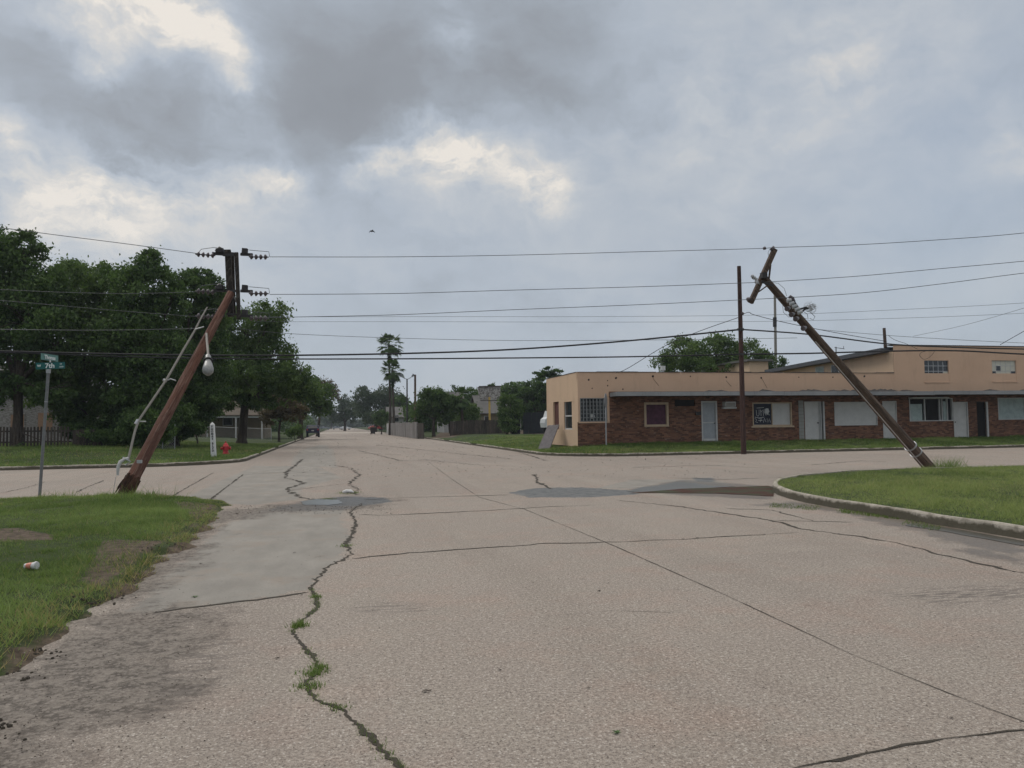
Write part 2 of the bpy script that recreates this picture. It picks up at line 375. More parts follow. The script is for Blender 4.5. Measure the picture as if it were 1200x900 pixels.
def mat_wood(name, a, b, c, su=14, sv=.7):
    t = NT(name); v = t.scale(t.obj, (su, su, sv)); vl = t.scale(t.obj, (su * .35, su * .35, sv * .35))
    n = t.noise(1, 7, .7, v); n2 = t.noise(3.0, 5, .65, v); n3 = t.noise(1, 5, .6, vl); n4 = t.noise(1.6, 6, .7)
    cc = t.mix(t.mapr(n3, .40, .60), a, b); cc = t.mix(t.mapr(n, .50, .62, 0, .8), cc, c); cc = t.mix(t.mapr(n4, .52, .66, 0, .6), cc, b)
    cr = t.mapr(n2, .44, .36); kn = t.mapr(t.noise(5, 4, .7, t.scale(t.obj, (1, 1, .5))), .66, .70)
    cc = t.mix(t.math('MULTIPLY', cr, .85), cc, tuple(x * .25 for x in a)); cc = t.mix(t.math('MULTIPLY', kn, .8), cc, tuple(x * .25 for x in a))
    t.bump(t.math('ADD', n, t.math('MULTIPLY', n2, 1.5)), .9, .03)
    return t.fin(cc, .85, 0, .25)
def mat_brick():
    t = NT('brick'); sx = t.N.new('ShaderNodeSeparateXYZ'); t.L.new(t.obj, sx.inputs[0])
    cb = t.N.new('ShaderNodeCombineXYZ'); t.L.new(t.math('ADD', sx.outputs[0], sx.outputs[1]), cb.inputs[0]); t.L.new(sx.outputs[2], cb.inputs[1])
    br = t.N.new('ShaderNodeTexBrick'); t.L.new(cb.outputs[0], br.inputs['Vector']); br.inputs['Scale'].default_value = 1
    br.inputs['Brick Width'].default_value = .24; br.inputs['Row Height'].default_value = .082; br.inputs['Mortar Size'].default_value = .007; br.inputs['Bias'].default_value = -.1
    br.inputs['Color1'].default_value = (.095, .048, .034, 1); br.inputs['Color2'].default_value = (.27, .13, .08, 1); br.inputs['Mortar'].default_value = (.13, .10, .08, 1)
    nb = t.noise(.9, 6, .7); c = t.mix(t.mapr(nb, .35, .7), br.outputs[0], (.72, .66, .62), 'MULTIPLY')
    c = t.mix(t.mapr(t.noise(6, 5, .7, cb.outputs[0]), .60, .72, 0, .5), c, (.36, .27, .21))
    c = t.mix(t.mapr(t.noise(3.3, 5, .7, t.scale(cb.outputs[0], (.5, 3, 1))), .62, .7, 0, .7), c, (.40, .34, .29))
    c = t.mix(t.mapr(t.noise(2.2, 5, .7), .60, .70, 0, .6), c, (.07, .04, .032))
    t.bump(br.outputs['Fac'], -.5, .01)
    return t.fin(c, .9, 0, .2)
def mat_stucco(name, a, b, dirt=.5):
    t = NT(name); c = t.mix(t.mapr(t.noise(.5, 6, .65), .3, .7), a, b)
    stk = t.noise(1.3, 6, .7, t.scale(t.obj, (1.5, 1.5, .25)))
    c = t.mix(t.mapr(stk, .55, .75, 0, dirt), c, tuple(x * .5 for x in b))
    c = t.mix(t.mapr(t.noise(5, 6, .75), .66, .70, 0, .8), c, (.20, .13, .09)); c = t.mix(t.mapr(t.noise(2.2, 8, .8, t.scale(t.obj, (1, 1, .35))), .60, .70, 0, dirt), c, tuple(x * .62 for x in b))
    t.bump(t.noise(40, 4, .7), .25, .01)
    return t.fin(c, .9, 0, .2)
M = {}
M['road'] = mat_road(); M['soil'] = mat_soil()
M['crack'] = simple('crack_dirt', (.045, .038, .028), .95, 0, .5, 12)
M['crack_green'] = simple('crack_moss', (.045, .055, .025), .95, 0, .5, 9, .6)
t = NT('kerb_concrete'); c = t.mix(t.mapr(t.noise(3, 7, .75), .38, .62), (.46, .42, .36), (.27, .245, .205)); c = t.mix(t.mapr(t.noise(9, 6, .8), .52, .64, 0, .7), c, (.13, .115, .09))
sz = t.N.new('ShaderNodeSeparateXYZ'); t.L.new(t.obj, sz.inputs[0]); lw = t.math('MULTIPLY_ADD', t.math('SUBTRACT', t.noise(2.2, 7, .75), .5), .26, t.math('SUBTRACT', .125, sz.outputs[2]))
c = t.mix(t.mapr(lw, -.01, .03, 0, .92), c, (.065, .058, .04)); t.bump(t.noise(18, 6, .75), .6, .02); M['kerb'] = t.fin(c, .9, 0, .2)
M['grass'] = mat_leaf('grass_blade', (.040, .085, .016), (.24, .32, .10), .3, (.36, .27, .13))
M['grassR'] = mat_leaf('lawn_blade', (.065, .12, .025), (.31, .365, .125), .3, (.36, .32, .15))
M['leaf'] = mat_leaf('leaf_dark', (.018, .044, .011), (.10, .165, .042), .25)
M['leaf2'] = mat_leaf('leaf_mid', (.028, .064, .016), (.13, .195, .052), .28)
M['leafbrown'] = mat_leaf('leaf_brown', (.06, .052, .028), (.13, .10, .055), .25)
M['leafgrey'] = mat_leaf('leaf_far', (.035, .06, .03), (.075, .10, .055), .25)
M['bark'] = mat_wood('bark', (.07, .055, .042), (.04, .032, .026), (.11, .09, .07), 9, 1.2)
M['poleL'] = mat_wood('pole_wood_red', (.235, .115, .083), (.12, .062, .048), (.37, .245, .195), 24, 1.3)
M['poleD'] = mat_wood('pole_wood_dark', (.13, .088, .066), (.075, .052, .042), (.21, .15, .115), 16, .7)
M['poleR'] = mat_wood('pole_wood_red_dark', (.075, .042, .036), (.045, .027, .024), (.125, .075, .062), 16, .7)
M['timber'] = mat_wood('timber_dark', (.05, .042, .036), (.03, .026, .024), (.14, .12, .10), 16, .9)
M['splint'] = mat_wood('splintered_wood', (.05, .028, .02), (.12, .06, .04), (.02, .014, .01), 20, 2)
M['fence'] = mat_wood('fence_wood', (.075, .06, .05), (.03, .026, .023), (.12, .10, .08), 6, .5)
M['fencegrey'] = mat_wood('fence_wood_grey', (.27, .25, .24), (.12, .11, .105), (.36, .34, .32), 5, .4)
M['fenceblack'] = simple('fence_black', (.02, .023, .028), .9, 0, .4, 2)
M['metal'] = simple('galvanised', (.42, .43, .44), .5, .7, .15, 9)
M['conduit'] = simple('conduit_grey', (.24, .225, .20), .65, 0, .15, 6)
M['iron'] = simple('iron_dark', (.045, .042, .042), .6, .4, .3, 9)
M['porc'] = simple('porcelain_dark', (.09, .075, .08), .3, 0, .3, 9)
M['porcg'] = simple('porcelain_grey', (.40, .41, .43), .35, 0, .2, 9)
M['cable'] = simple('cable_black', (.022, .022, .024), .7, 0, .2, 1)
M['wire'] = simple('wire_grey', (.10, .11, .115), .5, .3, .1, 1)
M['white'] = simple('white_paint', (.62, .62, .61), .6, 0, .12, 4, .1)
M['offwhite'] = simple('weathered_white', (.46, .46, .45), .75, 0, .2, 3, .1)
M['greyfascia'] = mat_stucco('fascia_grey', (.31, .32, .33), (.20, .205, .21), .8)
M['plaster'] = mat_stucco('stucco_peach', (.60, .42, .30), (.53, .365, .26), .35)
M['plaster2'] = mat_stucco('stucco_tan', (.62, .455, .315), (.55, .40, .28), .3)
M['brick'] = mat_brick()
M['glassdark'] = simple('window_dark', (.018, .022, .028), .15, 0, .3, 3, 0, .6)
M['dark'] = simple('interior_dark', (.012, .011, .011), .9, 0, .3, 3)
M['roof'] = simple('roofing_felt', (.06, .058, .056), .9, 0, .4, 2, .3)
M['purple'] = simple('curtain_purple', (.085, .035, .055), .85, 0, .45, 5)
M['curtain'] = simple('curtain_pale', (.30, .36, .35), .8, 0, .3, 3)
M['board'] = simple('board_pale', (.47, .465, .45), .8, 0, .14, 2.5, .1)
M['boardtan'] = simple('board_tan', (.33, .20, .13), .8, 0, .2, 3)
M['boardred'] = simple('board_red', (.09, .028, .022), .8, 0, .3, 3)
M['doorgrey'] = simple('door_grey', (.30, .32, .34), .6, 0, .15, 4)
M['trim'] = simple('trim_tan', (.42, .32, .22), .8, 0, .2, 5)
M['block'] = mat_stucco('concrete_block', (.30, .30, .28), (.22, .22, .20), .8)
M['green_sign'] = simple('sign_green', (.008, .11, .105), .4, 0, .15, 5)
M['signpale'] = simple('sign_green_worn', (.10, .22, .20), .5, 0, .3, 8)
M['signwhite'] = simple('sign_lettering', (.72, .76, .76), .5, 0, .1, 5)
M['red'] = simple('hydrant_red', (.42, .025, .03), .5, 0, .3, 12)
M['yellow'] = simple('post_yellow', (.55, .36, .08), .6, 0, .25, 5)
M['rubber'] = simple('rubber', (.02, .02, .02), .9)
M['navy'] = simple('car_navy', (.022, .022, .05), .3, .3, .1, 2)
M['carred'] = simple('car_red', (.35, .03, .03), .35, .2, .1, 2)
M['cargrey'] = simple('car_grey', (.20, .22, .24), .35, .3, .1, 2)
M['carwhite'] = simple('car_white', (.6, .62, .64), .35, 0, .1, 2)
M['shingle'] = mat_stucco('shingle', (.15, .145, .14), (.10, .098, .095), .5); M['shinglebrown'] = mat_stucco('shingle_brown', (.10, .08, .06), (.07, .058, .045), .5)
M['siding'] = mat_stucco('siding_tan', (.24, .20, .135), (.19, .155, .11), .4)
M['sidinggrey'] = mat_stucco('siding_grey', (.40, .40, .39), (.33, .33, .32), .5)
M['gravel'] = simple('gravel', (.32, .29, .26), .95, 0, .35, 8, .5)
M['gridgrey'] = simple('grid_grey', (.17, .18, .185), .6, 0, .25, 6); M['black'] = simple('lettering_black', (.02, .02, .02), .7)
def mat_water():
    t = NT('puddle_water'); t.bump(t.noise(6, 3, .5), .03, .01)
    return t.fin((.10, .105, .10), .28, 0, .6)
M['water'] = mat_water()
def mat_peel():
    t = NT('peeling_sign'); c = t.mix(t.mapr(t.noise(4, 7, .8), .47, .53), (.15, .13, .12), (.42, .40, .38)); return t.fin(c, .85)
M['peel'] = mat_peel()
def mat_whiteblock():
    t = NT('limewashed_brick'); n = t.noise(5, 6, .75, t.scale(t.obj, (1, 1, 3))); return t.fin(t.mix(t.mapr(n, .40, .6), (.16, .14, .13), (.40, .385, .37)), .9)
M['oldwall'] = mat_whiteblock()

# ------------------------------------------------------------ ground, roads
g = MB(); S = 1800
g.quad((-S, -S, -.05), (S, -S, -.05), (S, S, -.05), (-S, S, -.05))
go = g.build('ground', simple('field', (.10, .12, .06), .95, 0, .3, .2)); go['kind'] = 'structure'

def wpoly(pts): return np.array([[*G0(x, y)[:2]] for x, y in pts])
def sdpoly(P, X, Y):
    n = len(P); d = np.full(X.shape, 1e9); ins = np.zeros(X.shape, bool)
    for i in range(n):
        a = P[i]; b = P[(i + 1) % n]; e = b - a
        t = np.clip(((X - a[0]) * e[0] + (Y - a[1]) * e[1]) / (e @ e + 1e-12), 0, 1)
        d = np.minimum(d, np.hypot(X - a[0] - t * e[0], Y - a[1] - t * e[1]))
        c = ((a[1] > Y) != (b[1] > Y)) & (X < (b[0] - a[0]) * (Y - a[1]) / (b[1] - a[1] + 1e-12) + a[0]); ins ^= c
    return np.where(ins, d, -d)
def mask(polys, X, Y, w=.15):
    m_ = np.zeros(X.shape)
    for p in polys: m_ = np.maximum(m_, np.clip(.5 + sdpoly(wpoly(p), X, Y) / w / 2, 0, 1))
    return m_
patchP = [[(150,716),(200,672),(236,640),(258,618),(300,598),(350,591),(408,592),(398,608),(410,626),(403,650),(378,671),(362,690),(290,704),(200,716)],
          [(205,588),(298,546),(372,546),(400,560),(352,572),(352,584),(300,592)],
          [(340,545),(350,528),(380,520),(392,530),(395,548)], [(0,556),(0,549),(60,547),(70,552)],
          [(700,572),(740,562),(830,562),(860,568),(800,574)]]
mudP = [[(-300,905),(-60,800),(0,775),(60,755),(120,724),(170,706),(240,714),(262,730),(205,762),(238,800),(166,842),(70,868),(20,905)],
        [(110,706),(190,640),(245,600),(262,604),(232,650),(200,690),(180,712)],
        [(200,604),(320,592),(460,586),(450,596),(330,600),(260,614)], [(345,520),(375,517),(372,514.5),(350,516)],
        [(375,511.5),(470,510),(470,508.8),(378,510)]]
trackP = [[(200,800),(220,770),(270,745),(268,770),(235,808),(190,836)], [(425,708),(490,710),(490,715),(430,715)], [(1040,695),(1210,684),(1210,700),(1100,708)]]
tarP = [[(597,577),(625,572),(680,571),(742,575),(748,579),(690,583),(620,583)], [(372,586),(400,582),(452,583),(459,588),(430,592),(385,593)],
        [(812,560),(838,560),(836,565),(815,564)]]
wetP = [[(880,592),(980,600),(1060,620),(1130,640),(1205,655),(1205,634),(1100,614),(1000,598),(930,588)],
        [(360,586),(420,580),(460,586),(400,598),(300,600)], [(735,574),(800,562),(905,570),(905,586),(790,580)],
        [(1125,648),(1205,662),(1205,655),(1130,640)]]
def roadgrid(x0, x1, y0, y1, st, mk):
    xs = np.linspace(x0, x1, max(2, int(round((x1 - x0) / st)) + 1)); ys = np.linspace(y0, y1, max(2, int(round((y1 - y0) / st)) + 1))
    X, Y = np.meshgrid(xs, ys); Z = np.zeros_like(X)
    at = {}
    if mk: at = dict(patch=mask(patchP, X, Y, .2), mud=mask(mudP, X, Y, .5), tar=mask(tarP, X, Y, .3), wet=mask(wetP, X, Y, .35), track=mask(trackP, X, Y, .2))
    return grid_mesh('road', np.stack([X, Y, Z], -1), M['road'], at)
for a in ((-9, 16, 1, 40, .085, 1), (-9, 16, -8, 1, 4, 0), (-90, -9, 16, 37, 8, 0), (16, 130, 16, 37, 8, 0), (-7, 13, 40, 110, .5, 1), (-7, 13, 110, 640, 20, 0), (16, 40, 10, 16, 4, 0)):
    o = roadgrid(*a); o['kind'] = 'structure'
# pale far cross street
cs = MB(); cs.quad((-60, 172, .006), (90, 172, .006), (90, 186, .006), (-60, 186, .006)); cs.build('road', simple('concrete_far', (.50, .45, .39), .9, 0, .1, .3))['kind'] = 'structure'

def edgeu(v, r): return np.where(v < r, r - np.sqrt(np.maximum(r * r - (r - v) ** 2, 0)), 0)
bareP = [[(-40,627),(20,627),(66,634),(62,640),(0,643),(-40,646)]]
bare2P = [[(120,640),(190,640),(262,596),(200,592),(236,620),(185,648),(120,700),(90,690)], [(0,800),(60,762),(190,712),(190,700),(100,722),(0,775)]]
def lawn(k, us, vs, grow=0, name='lawn'):
    X0, sx, Y0, sy, r = BL[k]; U, V = np.meshgrid(us, vs)
    U = U + edgeu(V, r + grow); X = X0 + sx * (U - grow); Y = Y0 + sy * (V - grow); Z = HB(k, X, Y)
    bare = np.zeros_like(X)
    if k == 'SW':
        bare = np.maximum(mask(bareP, X, Y, .15), .9 - smooth((bs(k, X, Y) + .1) / .45) * .9)
        bare = np.maximum(bare, mask(bare2P, X, Y, .2) * .8)
    if k == 'NE':
        bare = mask([[(505,515),(520,509),(640,507),(640,514),(560,511),(530,515)], [(590,520),(628,517),(600,515)], [(655,519),(690,521),(660,523)]], X, Y, .4)
        bare = np.maximum(bare, (1 - smooth(bs(k, X, Y) / .8)) * .5)
    if k == 'NW': bare = (1 - smooth(bs(k, X, Y) / .5)) * .6
    o = grid_mesh(name, np.stack([X, Y, Z], -1), M['soil'], dict(bare=bare)); o['kind'] = 'structure'; return o
def steps(segs):
    a = []
    for s0, s1, st in segs: a += list(np.arange(s0, s1, st))
    return np.array(a + [segs[-1][1]])
lawn('SW', steps([(0, 6, .06), (6, 60, 3)]), steps([(0, 19, .08), (19, 30, 2)]), .6)
lawn('SE', steps([(.1, 12, .3), (12, 80, 4)]), steps([(.1, 16, .3), (16, 30, 2)]))
lawn('NE', steps([(.1, 12, .3), (12, 120, 4)]), steps([(.1, 50, .4), (50, 140, 4), (140, 600, 40)]))
lawn('NW', steps([(.1, 16, .4), (16, 120, 4)]), steps([(.1, 50, .5), (50, 140, 4), (140, 600, 40)]))
def kerb(k, L1, L2, hgt=.15, w=.16, brk=()):
    X0, sx, Y0, sy, r = BL[k]; path = []
    for v in np.arange(L1, r, -.5): path.append((0, v))
    for a in np.linspace(0, math.pi / 2, 14): path.append((r - r * math.cos(a), r - r * math.sin(a)))
    for u in np.arange(r + .5, L2, .5): path.append((u, 0))
    mb = MB(); rings = []
    for i, (u, v) in enumerate(path):
        # inward normal
        j0 = path[max(i - 1, 0)]; j1 = path[min(i + 1, len(path) - 1)]
        t = Vector((j1[0] - j0[0], j1[1] - j0[1])).normalized(); n = Vector((-t.y, t.x))
        if n.x + n.y < 0: n = -n
        hh = hgt + random.uniform(-.012, .012)
        if any(a <= i <= b for a, b in brk): hh = .07 + random.uniform(-.03, .03)
        e = random.uniform(-.012, .012)
        ring = []
        for off, z in ((-.01 + e, -.01), (.015 + e, hh - .02), (.035, hh), (w, hh + .002), (w + .01, .0)):
            ring.append(Vector((X0 + sx * (u + n.x * off), Y0 + sy * (v + n.y * off), z)))
        rings.append(ring)
    m_ = 5; fs = []
    for i in range(len(rings) - 1):
        for q in range(m_ - 1): fs.append((i * m_ + q, i * m_ + q + 1, (i + 1) * m_ + q + 1, (i + 1) * m_ + q))
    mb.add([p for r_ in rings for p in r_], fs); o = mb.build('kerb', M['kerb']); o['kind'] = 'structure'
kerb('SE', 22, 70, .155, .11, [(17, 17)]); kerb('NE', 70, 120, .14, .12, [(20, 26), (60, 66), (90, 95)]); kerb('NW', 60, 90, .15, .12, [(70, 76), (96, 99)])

# ------------------------------------------------------------ cracks and joints
def strip(mb, pts, w, z=.004, jag=.03, closed=False, step=.12):
    P = [G0(x, y) for x, y in pts]; fine = []
    for a, b in zip(P[:-1], P[1:]):
        n = max(1, int((b - a).length / step))
        for i in range(n):
            q = a.lerp(b, i / n); t = (b - a).normalized(); nn = Vector((-t.y, t.x, 0))
            fine.append(q + nn * random.uniform(-jag, jag))
    fine.append(P[-1]); vs = []; wv = 1.0
    for i, p in enumerate(fine):
        t = (fine[min(i + 1, len(fine) - 1)] - fine[max(i - 1, 0)]).normalized(); nn = Vector((-t.y, t.x, 0))
        wv = min(2.2, max(.12, wv * random.uniform(.6, 1.65) ** 1.0 if random.random() < .9 else random.uniform(.1, 1.6))); wv = wv * .85 + .12
        ww = w * wv * (.15 if i in (0, len(fine) - 1) else 1) / 2
        vs += [Vector((p.x + nn.x * ww, p.y + nn.y * ww, z)), Vector((p.x - nn.x * ww, p.y - nn.y * ww, z))]
    mb.add(vs, [(2 * i, 2 * i + 1, 2 * i + 3, 2 * i + 2) for i in range(len(fine) - 1)])
    for p in fine[::2]:
        if random.random() < .45:
            c = p + Vector((random.gauss(0, w * 1.1), random.gauss(0, w * 1.1), 0)); r_ = w * random.uniform(.2, .7); q = random.randint(4, 6)
            mb.add([(c.x + math.cos(6.28 * k / q) * r_ * random.uniform(.5, 1.5), c.y + math.sin(6.28 * k / q) * r_ * random.uniform(.5, 1.5), z + .001) for k in range(q)], [tuple(range(q))])
    return fine
C1 = [(474,905),(448,880),(425,855),(405,835),(375,822),(362,812),(360,798),(375,785),(368,770),(352,755),(343,742),(348,732),(360,722),(372,712),(370,698),(362,688),(372,678),(382,665),(405,655),(412,650),(405,638),(412,628),(418,612),(410,600),(425,590)]
cr = MB()
c1f = strip(cr, C1[:16], .022, .004, .014, step=.03); c1g = strip(cr, C1[15:], .034, .004, .03, step=.06)
for pts, w, j in [([(178,718),(235,711),(300,703),(362,694)], .022, .02), ([(410,655),(480,648),(560,643),(640,637),(700,636),(800,632),(870,628),(935,624)], .03, .03),
        ([(500,540),(530,562),(562,583),(615,597),(720,640),(860,702),(1000,768),(1110,812),(1230,858)], .009, .004),
        ([(915,905),(975,891),(1010,884),(1060,873),(1130,863),(1230,852)], .012, .012), ([(955,893),(985,893),(1015,884)], .012, .012),
        ([(720,586),(800,594),(850,602),(905,610),(940,620),(1000,628),(1050,636),(1110,652),(1200,672),(1260,684)], .032, .04),
        ([(425,586),(480,583),(560,581),(600,580)], .035, .02), ([(420,603),(450,604),(560,599),(640,594),(700,592)], .03, .03),
        ([(200,610),(238,592),(285,556)], .04, .02), ([(150,604),(190,588),(250,554)], .03, .02),
        ([(355,538),(336,553),(335,560),(356,566),(336,573),(345,580),(362,585),(415,583)], .06, .07), ([(392,545),(412,549),(421,557),(408,567),(418,573),(416,580)], .05, .07),
        ([(338,575),(370,571),(404,567)], .035, .03), ([(626,556),(631,566),(648,573)], .07, .06), ([(286,556),(340,553),(395,556)], .03, .02),
        ([(905,610),(950,611),(1000,612)], .02, .02), ([(0,578),(30,572),(52,565)], .03, .03), ([(90,577),(104,570),(122,563)], .03, .03),
        ([(640,722),(720,716),(800,718)], .004, .01), ([(850,596),(905,598),(960,612)], .02, .04),
        ([(780,560),(850,562),(900,560),(960,558)], .04, .05), ([(490,538),(560,545),(640,548)], .04, .06), ([(420,528),(470,540),(500,540)], .04, .1),
        ([(345,535),(420,531),(470,533)], .05, .08), ([(740,548),(830,545),(900,549)], .05, .06), ([(440,521),(520,530),(600,538)], .05, .15), ([(950,545),(1010,540),(1040,541)], .05, .06),
        ([(545,520),(600,527),(640,540)], .05, .1)]:
    strip(cr, pts, w, .004, j)
cr.build('road_cracks', M['crack'])['kind'] = 'structure'

# ------------------------------------------------------------ blades of grass
def blades(P, hgt, wid, lean=1.7):
    """P (n,3), returns (3n,3)"""
    n = len(P); th = rng.uniform(0, 6.283, n); ph = rng.uniform(0, 6.283, n)
    h = hgt * rng.uniform(.45, 1.25, n); w = wid * rng.uniform(.7, 1.3, n)
    s = np.stack([np.cos(th), np.sin(th), np.zeros(n)], 1) * w[:, None] / 2
    l = rng.uniform(.1, 1, n) * lean * h
    tip = P + np.stack([np.cos(ph) * l, np.sin(ph) * l, h], 1)
    P = P - np.array([0, 0, .01])
    return np.stack([P - s, P + s, tip], 1).reshape(-1, 3)
def inview(X, Y, mrg=40):
    c = np.array(CI); q = np.stack([X, Y, np.zeros_like(X), np.ones_like(X)], 1) @ c.T
    u = 600 + F * q[:, 0] / (-q[:, 2]); v = 450 - F * q[:, 1] / (-q[:, 2])
    return (q[:, 2] < -.5) & (u > -mrg) & (u < 1200 + mrg) & (v < 960)
def sow(k, n, ur, vr, hgt, wid, mat, dens=None, name='grass', tb=0., near=None):
    X0, sx, Y0, sy, r = BL[k]; out = []; X = X0 + sx * rng.uniform(*ur, n); Y = Y0 + sy * rng.uniform(*vr, n)
    s = bs(k, X, Y); keep = inview(X, Y) & (s > -.35 if k == 'SW' else s > .07)
    X, Y, s = X[keep], Y[keep], s[keep]
    d = np.clip(.72 + .5 * nz(X, Y, 2.5, 5), .12, 1)
    if dens is not None: d = d * dens(X, Y, s)
    kp = rng.uniform(0, 1, len(X)) < d; X, Y, s, d = X[kp], Y[kp], s[kp], d[kp]
    Z = HB(k, X, Y); kp = Z > .0; X, Y, Z, d = X[kp], Y[kp], Z[kp], d[kp]
    hh = hgt * (1 + .55 * nz(X, Y, 1.1, 6) + .4 * nz(X, Y, 5, 7)); hh = np.maximum(hh, hgt * .35)
    if near is not None: hh = hh * near(X, Y)
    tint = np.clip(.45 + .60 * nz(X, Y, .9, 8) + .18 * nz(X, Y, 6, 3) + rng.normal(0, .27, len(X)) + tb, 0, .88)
    cs_ = max(.09, wid * 14); hx = np.floor((X + .3 * cs_ * nz(X, Y, 9, 2)) / cs_); hy = np.floor((Y + .3 * cs_ * nz(X, Y, 9, 4)) / (cs_ * .7)); hh_ = np.modf(np.abs(np.sin(hx * 12.9898 + hy * 78.233) * 43758.5453))[0]; h2_ = np.modf(np.abs(np.sin(hx * 39.3 + hy * 11.1) * 15731.7))[0]
    tint = np.clip(tint + .42 * (hh_ - .5), 0, .88); hh = hh * (.5 + 1.0 * h2_ ** 1.5)
    dry = rng.uniform(0, 1, len(X)) < (.035 + .55 * (1 - np.clip(bs(k, X, Y) / .7, 0, 1)) * (k == 'SW') + .22 * np.clip(nz(X, Y, .7, 2) - .15, 0, 1) + .05 * (k == 'SE')); tint[dry] = 1
    o = np_mesh(name, blades(np.stack([X, Y, Z], 1), hh, wid), 3, mat, tint); o['kind'] = 'stuff'; return o
bpw = wpoly(bareP[0]); bp2 = [wpoly(p) for p in bare2P]
def dSW(X, Y, s):
    a = 1 - .97 * (sdpoly(bpw, X, Y) > -.1 * nz(X, Y, 4, 1)); e = np.clip((s + .15 + .3 * nz(X, Y, 3, 9)) / .5, 0, 1)
    for p in bp2: e = e * (1 - .8 * (sdpoly(p, X, Y) > 0))
    return a * e
o = sow('SW', 760000, (-.4, 9), (0, 17.2), .050, .0075, M['grass'], dSW); tag(o, 'bright green ragged grass on the near left verge', 'grass')
o = sow('SE', 560000, (0, 20), (0, 13), .050, .0075, M['grassR'], lambda X, Y, s: .95, tb=.05); tag(o, 'short mown grass on the near right corner lawn', 'grass')
o = sow('NE', 260000, (0, 50), (0, 5.4), .075, .02, M['grass'], lambda X, Y, s: .9, tb=-.12); tag(o, 'strip of grass along the far kerb below the brick building', 'grass')
o = sow('NE', 150000, (0, 16), (5, 42), .08, .03, M['grass'], lambda X, Y, s: np.clip(.9 - .6 * (Y > 62) - .3 * (s < .8), .1, 1), tb=-.05); tag(o, 'grass wedge between the far street and the building side', 'grass')
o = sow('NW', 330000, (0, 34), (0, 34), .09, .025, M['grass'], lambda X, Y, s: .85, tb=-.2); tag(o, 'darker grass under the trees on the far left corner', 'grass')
# weeds in the long crack
def tuft(P, n, spread, hgt, wid):
    Q = np.repeat(P, n, 0) + np.concatenate([rng.normal(0, spread, (len(P) * n, 2)), np.zeros((len(P) * n, 1))], 1); return blades(Q, np.full(len(Q), hgt), wid, 1.2)
pts = []
for i, p in enumerate(c1f[:-1]):
    q = p; X = 0
    pts.append(q)
P1 = np.array([[*p] for p in pts]); sel = nz(P1[:, 0], P1[:, 1], 3.2, 3) > -.05; P1 = P1[sel]
big = []
for (x, y, n, sp, h) in ((352,734,140,.035,.05), (368,790,150,.045,.035),(362,805,160,.045,.03),(375,783,80,.03,.03),(398,830,60,.03,.02),(370,700,80,.03,.03),(405,640,90,.05,.03),(410,578,260,.13,.06),(385,585,120,.12,.03)):
    p = G(x, y); big.append(tuft(np.array([[p.x, p.y, .003]]), n, sp, h, .008))
w1 = np.concatenate([tuft(P1, 9, .018, .022, .006)] + big)
o = np_mesh('crack_weeds', w1, 3, M['grass'], np.clip(rng.normal(.32, .2, len(w1) // 3), 0, .88)); tag(o, 'small weeds growing along the long crack in the road', 'weeds', kind='stuff')
gp = MB()
for (x, y, s_) in ((590, 0, 0),):
    pass
wd = []
for (x0, y0, x1, y1, n, h) in ((985,598,1055,606,300,.03),(1060,612,1100,620,60,.02),(905,592,960,596,90,.02)):
    for _ in range(n):
        t_ = random.random(); p = G0(x0 + (x1 - x0) * t_, y0 + (y1 - y0) * t_ + random.uniform(-3, 3)); wd.append([p.x, p.y, .003])
w2 = tuft(np.array(wd), 5, .04, .035, .010); o = np_mesh('gutter_weeds', w2, 3, M['grass'], np.clip(rng.normal(.3, .25, len(w2) // 3), 0, 1)); tag(o, 'weeds and dead grass in the gutter by the near right kerb', 'weeds', kind='stuff')
# bigger weeds round the bases of the leaning poles
def weedclump(px, py, n, sp, h, label):
    p = G(px, py); A = np.array([[p.x, p.y, p.z]]); w = tuft(A, n, sp, h, .014); o = np_mesh('weed_clump', w, 3, M['grass'], np.clip(rng.normal(.35, .2, n), 0, .88), M=T(p)); tag(o, label, 'weeds', kind='stuff')
weedclump(1112, 549, 260, .22, .38, 'tall weeds at the foot of the leaning pole on the right lawn')
weedclump(150, 584, 300, .35, .16, 'weeds round the splintered base of the left leaning pole')
weedclump(72, 584, 120, .3, .2, 'weeds just right of the street name post')
weedclump(175, 586, 60, .5, .36, 'thin tall stalks right of the splintered pole base')

# puddle and dark gutter bands
def sheet(name, pts, z, mat, jag=.02, n=5):
    P = [G0(x, y) for x, y in pts]; out = []
    for i in range(len(P)):
        a, b = P[i], P[(i + 1) % len(P)]
        for k in range(n): q = a.lerp(b, k / n); out.append((q.x + random.uniform(-jag, jag), q.y + random.uniform(-jag, jag), z))
    mb = MB(); mb.add(out, [tuple(range(len(out)))]); o = mb.build(name, mat); o['kind'] = 'structure'; return o
sheet('puddle', [(735,576),(752,571),(770,570),(790,565),(812,566),(830,569),(862,570),(800,574),(760,577)], .006, M['water'], .03)
sheet('puddle', [(352,588),(372,585),(396,586),(402,590),(385,592),(358,592)], .006, M['water'], .03)
t = NT('gutter_brown'); c = t.mix(t.mapr(t.noise(1.6, 3, .5), .42, .58), (.065, .034, .026), (.055, .058, .036)); M['gutter'] = t.fin(c, .85, 0, .1)
sheet('gutter_band', [(738,578),(800,573),(860,571),(900,569.5),(908,572),(906,582),(890,581),(840,578.5),(790,578)], .008, M['gutter'], .012)  # flat wedge coloured in mottled dark brown and green
sheet('gutter_band', [(1060,616),(1100,622),(1150,631),(1215,643),(1215,637),(1130,622),(1070,613)], .006, simple('gutter_wet', (.06, .055, .042), .3, 0, .4, 5), .015)

